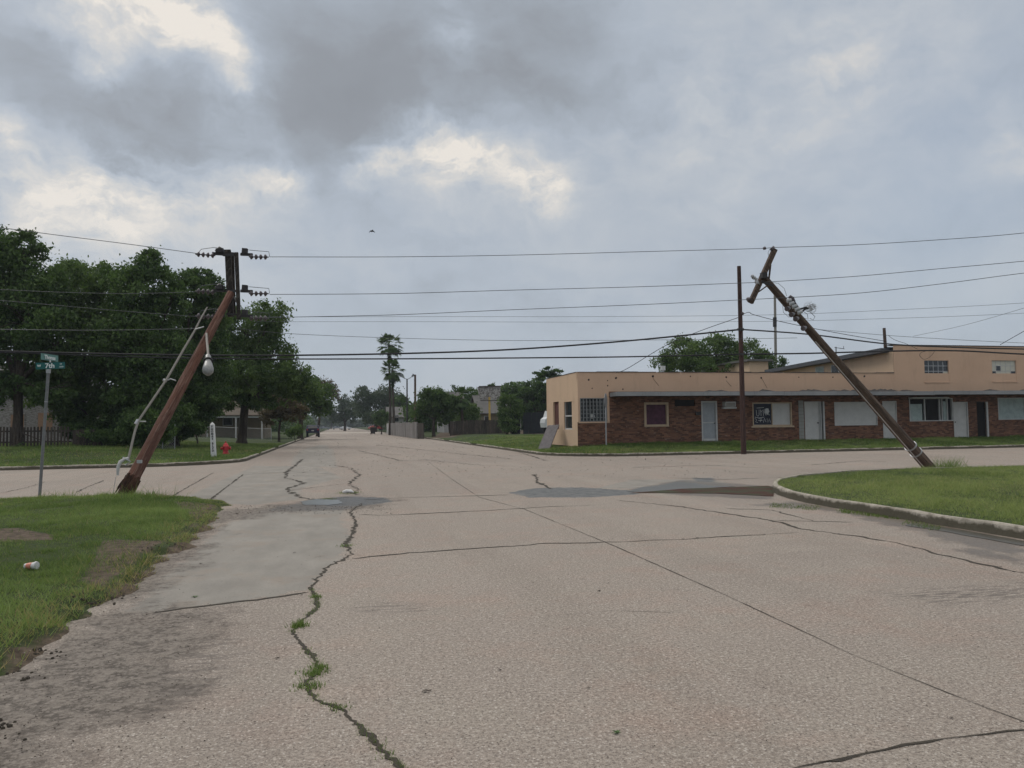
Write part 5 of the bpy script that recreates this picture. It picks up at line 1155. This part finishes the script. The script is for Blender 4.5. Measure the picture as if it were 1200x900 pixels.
# white street marker obelisk
b = G(250.5, 535.5); dd_ = b.dot(FW); t_ = D(248.7, 494.5, dd_); OB = thing('street_marker', 'white square street marker post with black vertical letters beside the hydrant', 'marker post', b)
w_ = .105; mb = MB(); up_ = (t_ - b); vs = []
ang = R(-12.8 + 8); X_ = Vector((math.cos(ang), math.sin(ang), 0)); Y_ = Vector((-math.sin(ang), math.cos(ang), 0))
for f_, ww in ((-.03, w_ * 1.08), (.93, w_ * .9)):
    for a_, e_ in ((-1, -1), (1, -1), (1, 1), (-1, 1)): vs.append(b + up_ * f_ + X_ * a_ * ww + Y_ * e_ * ww)
vs.append(t_); mb.add(vs, [(0,1,5,4),(1,2,6,5),(2,3,7,6),(3,0,4,7),(4,5,8),(5,6,8),(6,7,8),(7,4,8)]); ob = mb.build('post', M['white'], OB)
for i, ch in enumerate('THOMAS BLVD'):
    if ch == ' ': continue
    f_ = .86 - i * .068; p = b + up_ * f_ - Y_ * (w_ * 1.02 + .004); text(ch, .13, M['black'], ob, face(p, math.degrees(ang)), name='letter', bold=.006)
# hydrant
b = G(264.5, 533); HY = thing('fire_hydrant', 'red fire hydrant on the far left corner lawn', 'hydrant', b); k = .78
mb = MB(); mb.tube([b + Vector((0, 0, z * k)) for z in (-.05, .06, .07, .10, .11, .52, .53, .58, .60, .70, .78, .82)], [.17, .17, .20, .20, .135, .13, .17, .17, .14, .12, .07, .02], 14); bo = mb.build('barrel', M['red'], HY)
mb = MB(); mb.tube([b + Vector((0, 0, .8 * k)), b + Vector((0, 0, .90 * k))], .035, 5); mb.build('operating_nut', M['red'], HY)
for v, r_ in ((Vector((1, 0, 0)), .085), (Vector((-1, 0, 0)), .075), (Vector((.3, -.95, 0)), .105)):
    mb = MB(); c = b + Vector((0, 0, .43 * k)); mb.tube([c + v * .1, c + v * .2, c + v * .205, c + v * .25], [r_ * .8, r_ * .8, r_, r_], 10); mb.build('nozzle_cap', M['red'], HY)

# ------------------------------------------------------------ fences
def picket(label, p0_, p1_, h, pw, gap, mat, name='picket_fence', top=.08, z0=None):
    root = thing(name, label, 'fence', p0_); v = p1_ - p0_; L_ = Vector((v.x, v.y, 0)).length; u = Vector((v.x, v.y, 0)).normalized(); n = int(L_ / (pw + gap)); mb = MB(); ri = MB(); ps = MB()
    ang_ = math.atan2(u.y, u.x); Mr = Matrix.Rotation(ang_, 3, 'Z')
    for i in range(n):
        c = p0_ + u * (i + .5) * (pw + gap); c.z = H(c.x, c.y); hh = h + random.uniform(-.03, .03)
        if random.random() < .03: continue
        mb.box(c + Vector((0, 0, hh / 2 + .03)), (pw, .02, hh), Mr @ Matrix.Rotation(random.uniform(-.015, .015), 3, 'Y'))
    mb.build('pickets', M[mat], root)
    off = Vector((-u.y, u.x, 0)) * .04
    for hz in (.25, .8): a = p0_ + off; b_ = p1_ + off; a.z = H(a.x, a.y) + h * hz; b_.z = H(b_.x, b_.y) + h * hz; ri.beam(a, b_, .035, .09)
    ri.build('rails', M[mat], root)
    for i in range(int(L_ / 2.4) + 1):
        c = p0_ + u * min(i * 2.4, L_) + off * 2.2; c.z = H(c.x, c.y); q = MB(); q.box(c + Vector((0, 0, h * .5)), (.09, .09, h * 1.02), Mr); q.build('post', M[mat], root)
    return root
picket('dark wooden picket fence behind the street name post', DG(-30, 44.5), DG(84, 46), 1.15, .10, .075, 'fence')
picket('dark broken board fence in deep shade right of the picket fence', DG(86, 46), DG(136, 47), .95, .14, .02, 'fence', 'board_fence')
picket('weathered grey board fence by the street near the palms', DG(456, 128), DG(489, 88), 1.9, .15, .012, 'fencegrey', 'board_fence')
picket('narrow dark gate beside the grey board fence', DG(489.5, 88), DG(497, 86), 1.75, .14, .01, 'fence', 'gate')
picket('dark brown board fence left of the yellow sign post', DG(528, 88), DG(602, 90), 1.6, .15, .01, 'fence', 'board_fence')
picket('black board fence between the yellow sign post and the peach building', DG(600, 84), DG(648, 84), 2.35, .3, .004, 'fenceblack', 'board_fence')
def chain(label, a, b_, h):
    root = thing('chain_link_fence', label, 'fence', a); L_ = (b_ - a).length; n = max(2, int(L_ / 2.6)); 
    def g_(f): p = a.lerp(b_, f); p.z = H(p.x, p.y); return p
    for i in range(n + 1): p = g_(i / n); mb = MB(); mb.tube([p, p + Vector((0, 0, h + .03))], .03, 6); mb.build('post', M['metal'], root)
    mb = MB(); mb.tube([g_(i / n) + Vector((0, 0, h)) for i in range(n + 1)], .022, 6); mb.build('top_rail', M['metal'], root)
    mb = MB(); s_ = .16; m_ = int(L_ / s_)
    for i in range(-int(h / s_), m_):
        f0, f1 = i * s_ / L_, (i * s_ + h) / L_
        c0, c1_ = max(f0, 0), min(f1, 1)
        if c1_ <= c0: continue
        z0_, z1_ = (c0 - f0) / (f1 - f0) * h, (c1_ - f0) / (f1 - f0) * h
        mb.beam(g_(c0) + Vector((0, 0, z0_)), g_(c1_) + Vector((0, 0, z1_)), .007, .007); mb.beam(g_(c0) + Vector((0, 0, h - z0_)), g_(c1_) + Vector((0, 0, h - z1_)), .007, .007)
    mb.build('mesh', M['metal'], root)
chain('chain link fence in front of the tan porch house', DG(216, 74), DG(318, 78), 1.2)
chain('short chain link gate in the shade right of the leaning pole', DG(176, 44.5), DG(205, 46), 1.45)

# ------------------------------------------------------------ houses behind
def house(name, label, px0, px1, d, dep, wallh, roofh, wmat, rmat, wins=(), gable='x', ztop=None, winmat='boardtan', eave=.4):
    a = DG(px0, d); b_ = DG(px1, d); z = min(a.z, b_.z) - .1; root = thing(name, label, 'house', Vector(((a.x + b_.x) / 2, (a.y + b_.y) / 2, z)))
    x0, x1, y0 = a.x, b_.x, (a.y + b_.y) / 2; y1 = y0 + dep; mb = MB(); mb.bb((x0, y0, z), (x1, y1, z + wallh)); 
    if gable == 'y': xm = (x0 + x1) / 2; mb.add([(x0, y0, z + wallh), (x1, y0, z + wallh), (xm, y0, z + wallh + roofh), (x0, y1, z + wallh), (x1, y1, z + wallh), (xm, y1, z + wallh + roofh)], [(0, 1, 2), (5, 4, 3)])
    else: ym = (y0 + y1) / 2; mb.add([(x0, y0, z + wallh), (x0, y1, z + wallh), (x0, ym, z + wallh + roofh), (x1, y0, z + wallh), (x1, y1, z + wallh), (x1, ym, z + wallh + roofh)], [(2, 1, 0), (3, 4, 5)])
    mb.build('wall', M[wmat], root); r = MB(); e = eave; th_ = Vector((0, 0, .12))
    if gable == 'y':
        for s_, xe in ((-1, x0), (1, x1)):
            k = roofh / ((x1 - x0) / 2); lo = z + wallh - k * e; vs = [Vector((xe + s_ * e, y0 - e, lo)), Vector((xe + s_ * e, y1 + e, lo)), Vector((xm, y1 + e, z + wallh + roofh + .01)), Vector((xm, y0 - e, z + wallh + roofh + .01))]
            r.add(vs + [v + th_ for v in vs], [(0,1,2,3),(7,6,5,4),(0,4,5,1),(1,5,6,2),(2,6,7,3),(3,7,4,0)])
    else:
        for s_, ye in ((-1, y0), (1, y1)):
            k = roofh / ((y1 - y0) / 2); lo = z + wallh - k * e; vs = [Vector((x0 - e, ye + s_ * e, lo)), Vector((x1 + e, ye + s_ * e, lo)), Vector((x1 + e, ym, z + wallh + roofh + .01)), Vector((x0 - e, ym, z + wallh + roofh + .01))]
            r.add(vs + [v + th_ for v in vs], [(0,1,2,3),(7,6,5,4),(0,4,5,1),(1,5,6,2),(2,6,7,3),(3,7,4,0)])
    r.build('roof', M[rmat], root)
    for (u0, u1, v0, v1) in wins:
        wx0, wx1 = PY(u0, 490, y0).x, PY(u1, 490, y0).x; z0_, z1_ = PY(u0, v1, y0).z, PY(u0, v0, y0).z; z0_ = max(z0_, z + .1)
        f = MB(); f.bb((wx0 - .08, y0 - .05, z0_ - .08), (wx1 + .08, y0 - .003, z1_ + .08)); fo = f.build('window', M['offwhite'] if winmat != 'boardtan' else M['oldwall'], root); q = MB(); q.bb((wx0, y0 - .075, z0_), (wx1, y0 - .052, z1_)); q.build('pane', M[winmat], fo)
    return root
house('old_house', 'old whitewashed brick house with boarded windows behind the picket fence', -50, 78, 56, 9, 4.2, 2.0, 'oldwall', 'shingle', ((13,28.5,486,503),(45,62,484,505)))
h2 = house('porch_house', 'tan wooden house with white porch posts behind the chain link fence', 205, 309, 88, 9, 2.6, 1.9, 'siding', 'shinglebrown', ((215,232,486,500),(262,272,489,498)), winmat='glassdark')
# porch
def hp(px, py, d=84.5): return D(px, py, d)
mb = MB(); mb.beam(hp(222, 488.5), hp(308, 488.5), .12, .2); mb.build('porch_beam', M['offwhite'], h2)
for px in (243, 276.5, 307):
    mb = MB(); p = DG(px, 84.5); mb.box(p + Vector((0, 0, 1.15)), (.14, .14, 2.35)); mb.build('porch_post', M['offwhite'], h2)
mb = MB(); a_ = hp(222, 487.3, 84.3); b2 = hp(309, 487.3, 84.3); v_ = Vector((0, 4.5, .8)); mb.add([a_, b2, b2 + v_, a_ + v_, a_ + Vector((0, 0, .1)), b2 + Vector((0, 0, .1)), b2 + v_ + Vector((0, 0, .1)), a_ + v_ + Vector((0, 0, .1))], [(0,3,2,1),(4,5,6,7),(0,1,5,4),(1,2,6,5),(3,7,6,2),(0,4,7,3)]); mb.build('porch_roof', M['shinglebrown'], h2)
house('distant_house', 'grey hip-roofed house behind the grey board fence and palms', 456, 477, 140, 8, 3.2, 1.8, 'sidinggrey', 'shingle', ((462,467,487,494),), winmat='glassdark')
house('distant_house', 'grey-roofed house glimpsed behind the garden trees', 520, 545, 112, 8, 3.4, 2.6, 'sidinggrey', 'shingle', ((526,531,486,494),), winmat='glassdark')
house('distant_house', 'grey house with steep roof behind the peeling sign', 562, 592, 108, 8, 2.9, 2.4, 'siding', 'shingle', ((568,573,488,495),), winmat='glassdark')
house('distant_house', 'small pale gable house above the black fence', 596, 611, 120, 6, 3.4, 1.6, 'sidinggrey', 'sidinggrey', (), gable='y', eave=.1)

# ------------------------------------------------------------ vehicles
def car(name, label, p, head, L_, W_, Hh, mat, suv=True, group=None):
    Mx = T(p) @ Matrix.Rotation(head, 4, 'Z'); root = thing(name, label, 'car', Mx, group)
    if suv: prof = [(-.5,.28),(-.5,.62),(-.47,.70),(-.43,.97),(-.36,1),(.06,1),(.2,.70),(.44,.60),(.5,.52),(.5,.25)]
    else: prof = [(-.5,.28),(-.5,.62),(-.42,.68),(-.28,.96),(-.05,1),(.08,.95),(.24,.64),(.46,.56),(.5,.48),(.5,.25)]
    mb = MB(); n = len(prof)
    def sec(y, k): return [Mx @ Vector((x * L_, y * W_ / 2 * (1 - (.18 if z > .7 else 0) * k), (.12 + z * (1 - .07)) * Hh / 1.05)) for x, z in prof]
    A = sec(-1, 1); B = sec(1, 1); mb.add(A + B, [tuple(range(n)), tuple(reversed(range(n, 2 * n)))] + [(i, i + n, (i + 1) % n + n, (i + 1) % n) for i in range(n)]); bo = mb.build('body', M[mat], root)
    def q(x, y, z): return Mx @ Vector((x * L_, y * W_ / 2, (.12 + z * .93) * Hh / 1.05))
    w = MB(); w.add([q(-.502, -.72, .70), q(-.502, .72, .70), q(-.445, .66, .93), q(-.445, -.66, .93)], [(3, 2, 1, 0)]); w.build('rear_window', M['glassdark'], root)
    for s_ in (-1, 1):
        w = MB(); w.add([q(-.42, s_ * .93, .70), q(.14, s_ * .93, .70), q(.05, s_ * .85, .94), q(-.38, s_ * .85, .94)], [(0, 1, 2, 3)]); w.build('side_window', M['glassdark'], root)
        l = MB(); l.box(q(-.502, s_ * .8, .58), (.05, .16, .22), Matrix.Rotation(head, 3, 'Z')); l.build('tail_light', M['carred'], root)
        for x in (-.31, .31): wh = MB(); wh.tube([q(x, s_ * .98, .0) + Vector((0, 0, Hh * .09)), q(x, s_ * .78, .0) + Vector((0, 0, Hh * .09))], Hh * .2, 14); ww = wh.build('wheel', M['rubber'], root); rr = MB(); rr.tube([q(x, s_ * 1.0, .0) + Vector((0, 0, Hh * .09)), q(x, s_ * .97, .0) + Vector((0, 0, Hh * .09))], Hh * .11, 10); rr.build('rim', M['metal'], ww)
    pl = MB(); pl.box(q(-.505, 0, .5), (.02, .35, .13), Matrix.Rotation(head, 3, 'Z')); pl.build('number_plate', M['offwhite'], root)
    return root
p = G(367, 512.3); car('parked_car', 'dark blue car parked at the left kerb of the street', p, R(90), 4.5, 1.85, 1.75, 'navy')
p = DG(441, 215); car('parked_car', 'red car parked beyond the wheeled bin', p, R(15), 4.3, 1.75, 1.45, 'carred', False)
for px, d, m_, lab in ((381, 330, 'cargrey', 'tiny dark car far down the street, left one'), (395, 340, 'cargrey', 'tiny dark car far down the street, right one'), (405, 300, 'carwhite', 'tiny white car far down the street under the hazy trees')):
    p = D(px, 498, d); p.z = 0; car('distant_car', lab, p, R(5), 4.4, 1.8, 1.5, m_, False)
# wheeled bin
p = G(437, 509); bn = thing('wheeled_bin', 'dark wheeled bin standing at the roadside grass', 'bin', p); mb = MB()
vs = []
for z, w_ in ((.12, .36), (1.25, .48)):
    for a_, e_ in ((-1, -1), (1, -1), (1, 1), (-1, 1)): vs.append((p.x + a_ * w_, p.y + e_ * w_, p.z + z))
mb.add(vs, [(3,2,1,0),(4,5,6,7),(0,1,5,4),(1,2,6,5),(2,3,7,6),(3,0,4,7)]); mb.build('body', M['iron'], bn)
mb = MB(); mb.box(p + Vector((0, 0, 1.3)), (1.04, 1.06, .09)); mb.tube([p + Vector((-.4, .55, 1.2)), p + Vector((.4, .55, 1.2))], .04, 6); mb.build('lid', M['boardtan'], bn)
for s_ in (-1, 1): mb = MB(); mb.tube([p + Vector((s_ * .42, .4, .14)), p + Vector((s_ * .34, .4, .14))], .15, 10); mb.build('wheel', M['rubber'], bn)

# ------------------------------------------------------------ small things
p = G(37, 668); p.z += .045; r0 = Vector((1, -.35, .06)).normalized(); cu = thing('paper_cup', 'white and red paper cup lying on the left grass', 'litter', p)
mb = MB(); mb.tube([p - r0 * .075, p - r0 * .03, p + r0 * .045, p + r0 * .05], [.028, .032, .040, .044], 16); mb.build('cup', M['white'], cu)
mb = MB(); mb.tube([p - r0 * .05, p + r0 * .015], [.0315, .0385], 16, cap=False); mb.build('printed_band', simple('cup_print', (.62, .22, .16), .5, 0, .3, 40), cu)
mb = MB(); mb.tube([p + r0 * .048, p + r0 * .062], [.046, .042], 16); mb.build('lid', M['white'], cu)
p = G(408, 579); mb = MB(); mb.tube([p + Vector((-.13, 0, .05)), p + Vector((-.05, 0, .07)), p + Vector((.06, .02, .06)), p + Vector((.13, 0, .04))], [.02, .045, .04, .015], 7, jit=.3); o = mb.build('plastic_bag', M['white'], M=T(p)); tag(o, 'crumpled white bag in the wet weeds at mid road', 'litter')
# bird
p = D(436, 271, 40); mb = MB(); mb.tube([p + Vector((-.02, 0, -.05)), p + Vector((0, 0, 0)), p + Vector((.02, 0, .05)), p + Vector((.03, 0, .09))], [.008, .035, .03, .01], 8)
for s_ in (-1, 1): mb.add([p + Vector((0, 0, .05)), p + Vector((s_ * .09, -.03, .03)), p + Vector((s_ * .17, -.06, -.10)), p + Vector((s_ * .07, -.02, -.03)), p + Vector((0, 0, -.03)), p + Vector((0, .012, .05)), p + Vector((s_ * .09, -.018, .03))], [(0, 1, 2, 3, 4), (0, 1, 6, 5)])
o = mb.build('bird', M['black'], M=T(p)); tag(o, 'small dark bird flying above the wires', 'bird')
# leaves, twigs on the road
def debris(px, py, s_, label, green=False):
    p = G(px, py); mb = MB()
    for k in range(7):
        a = random.uniform(0, 6.28); r_ = random.uniform(.2, 1) * s_; c = p + Vector((math.cos(a) * r_ * .7, math.sin(a) * r_ * .7, .004 + random.uniform(0, .4) * s_)); u = Vector((math.cos(a), math.sin(a), random.uniform(-.1, .4))) * s_ * .6; v = Vector((-math.sin(a), math.cos(a), .2)) * s_ * .22
        mb.add([c - u, c + v, c + u, c - v], [(0, 1, 2, 3)])
    mb.tube([p + Vector((-s_, 0, .006)), p + Vector((0, s_ * .3, .012)), p + Vector((s_, -s_ * .2, .006))], s_ * .05, 4)
    o = mb.build('leaf_litter', M['leafsprig'] if green else M['deadleaf'], M=T(p)); tag(o, label, 'leaf')
M['deadleaf'] = simple('dead_leaf', (.05, .038, .028), .9, 0, .4, 20); M['leafsprig'] = simple('leaf_sprig', (.06, .12, .03), .8, 0, .3, 20)
debris(500, 811, .028, 'dead twig with leaves in the middle foreground of the road'); debris(722, 860, .026, 'small green leaf sprig near the bottom of the photo', True)
debris(585, 786, .014, 'small dead leaf right of the dead twig'); debris(690, 807, .014, 'thin curled dead leaf in the central foreground'); debris(325, 772, .018, 'dead leaf just left of the weedy crack')
debris(702, 693, .02, 'small dead leaf on the right part of the middle road'); debris(713, 684, .012, 'tiny dead leaf beyond another on the middle road'); debris(228, 700, .03, 'small green weed on the grey patch edge', True)
debris(235, 661, .018, 'dead leaf on the grey concrete patch'); debris(1115, 842, .012, 'dead leaf at the lower right of the road'); debris(345, 648, .02, 'dark leaf on the grey patch near the crack')
def scatter(n, box, s0, s1, mat, name, label, kindm='stuff', thick=.5):
    V = []
    for _ in range(n):
        while True:
            px = random.uniform(box[0], box[2]); py = box[1] + (box[3] - box[1]) * random.random() ** .8; p = G(px, py)
            if p.z < .06: break
        s_ = random.uniform(s0, s1) * (1 + (p.y / 14)); a = random.uniform(0, 6.28); u = np.array([math.cos(a), math.sin(a), 0]) * s_; v = np.array([-math.sin(a), math.cos(a), 0]) * s_ * random.uniform(.3, .8); c = np.array([p.x, p.y, max(p.z, 0) + .005]); h = np.array([0, 0, s_ * thick])
        V.append([c - u, c + v * .8, c + u * .4 + h]); V.append([c + u, c - v * .9, c - u * .3 + h])
    o = np_mesh(name, np.array(V).reshape(-1, 3), 3, mat); tag(o, label, 'debris', kind=kindm)
scatter(1100, (0, 596, 1200, 900), .0012, .007, M['deadleaf'], 'road_specks', 'scattered dark specks of leaf and dirt over the road')
scatter(520, (-30, 700, 250, 900), .0015, .006, M['deadleaf'], 'mud_crumbs', 'crumbs of dark soil on the muddy road edge', thick=.8)
scatter(650, (330, 503, 900, 560), .003, .012, M['deadleaf'], 'far_road_litter', 'scattered litter and leaves along the far road', thick=.6)
scatter(350, (180, 592, 460, 603), .003, .010, M['deadleaf'], 'gutter_dirt', 'dirt along the cross gutter', thick=.6)
scatter(120, (-20, 700, 200, 780), .002, .007, M['gravel'], 'verge_stones', 'small stones along the verge edge', thick=.6)
# rough dark clods at verge edge
clod = MB()
for _ in range(160):
    bx_ = random.choice([(95, 700), (130, 703), (60, 765), (30, 790), (10, 735), (185, 645), (205, 632), (0, 860), (-10, 850), (110, 708)]); p = G(bx_[0] + random.gauss(0, 12), bx_[1] + random.gauss(0, 4)); r_ = random.uniform(.005, .016)
    clod.tube([p + Vector((0, 0, -.01)), p + Vector((0, 0, r_ * .6)), p + Vector((0, 0, r_))], [r_, r_ * .9, r_ * .3], 6, jit=.3)
tag(clod.build('soil_clods', M['crack']), 'dark soil clods along the near left verge edge', 'soil', kind='stuff')

# ------------------------------------------------------------ haze
hz = MB(); hz.bb((-700, -60, -1.2), (700, 900, 60)); ho = hz.build('haze', None); ho['kind'] = 'stuff'; ho['label'] = 'thin humid haze over the whole street'; ho['category'] = 'haze'
hm = bpy.data.materials.new('haze'); hm.use_nodes = True; nt = hm.node_tree; nt.nodes.clear(); out = nt.nodes.new('ShaderNodeOutputMaterial'); pv = nt.nodes.new('ShaderNodeVolumePrincipled')
pv.inputs['Color'].default_value = (.80, .88, 1, 1); pv.inputs['Density'].default_value = .0003; nt.links.new(pv.outputs[0], out.inputs['Volume']); ho.data.materials.append(hm)
for o in bpy.data.objects:
    if '_m' in o: del o['_m']
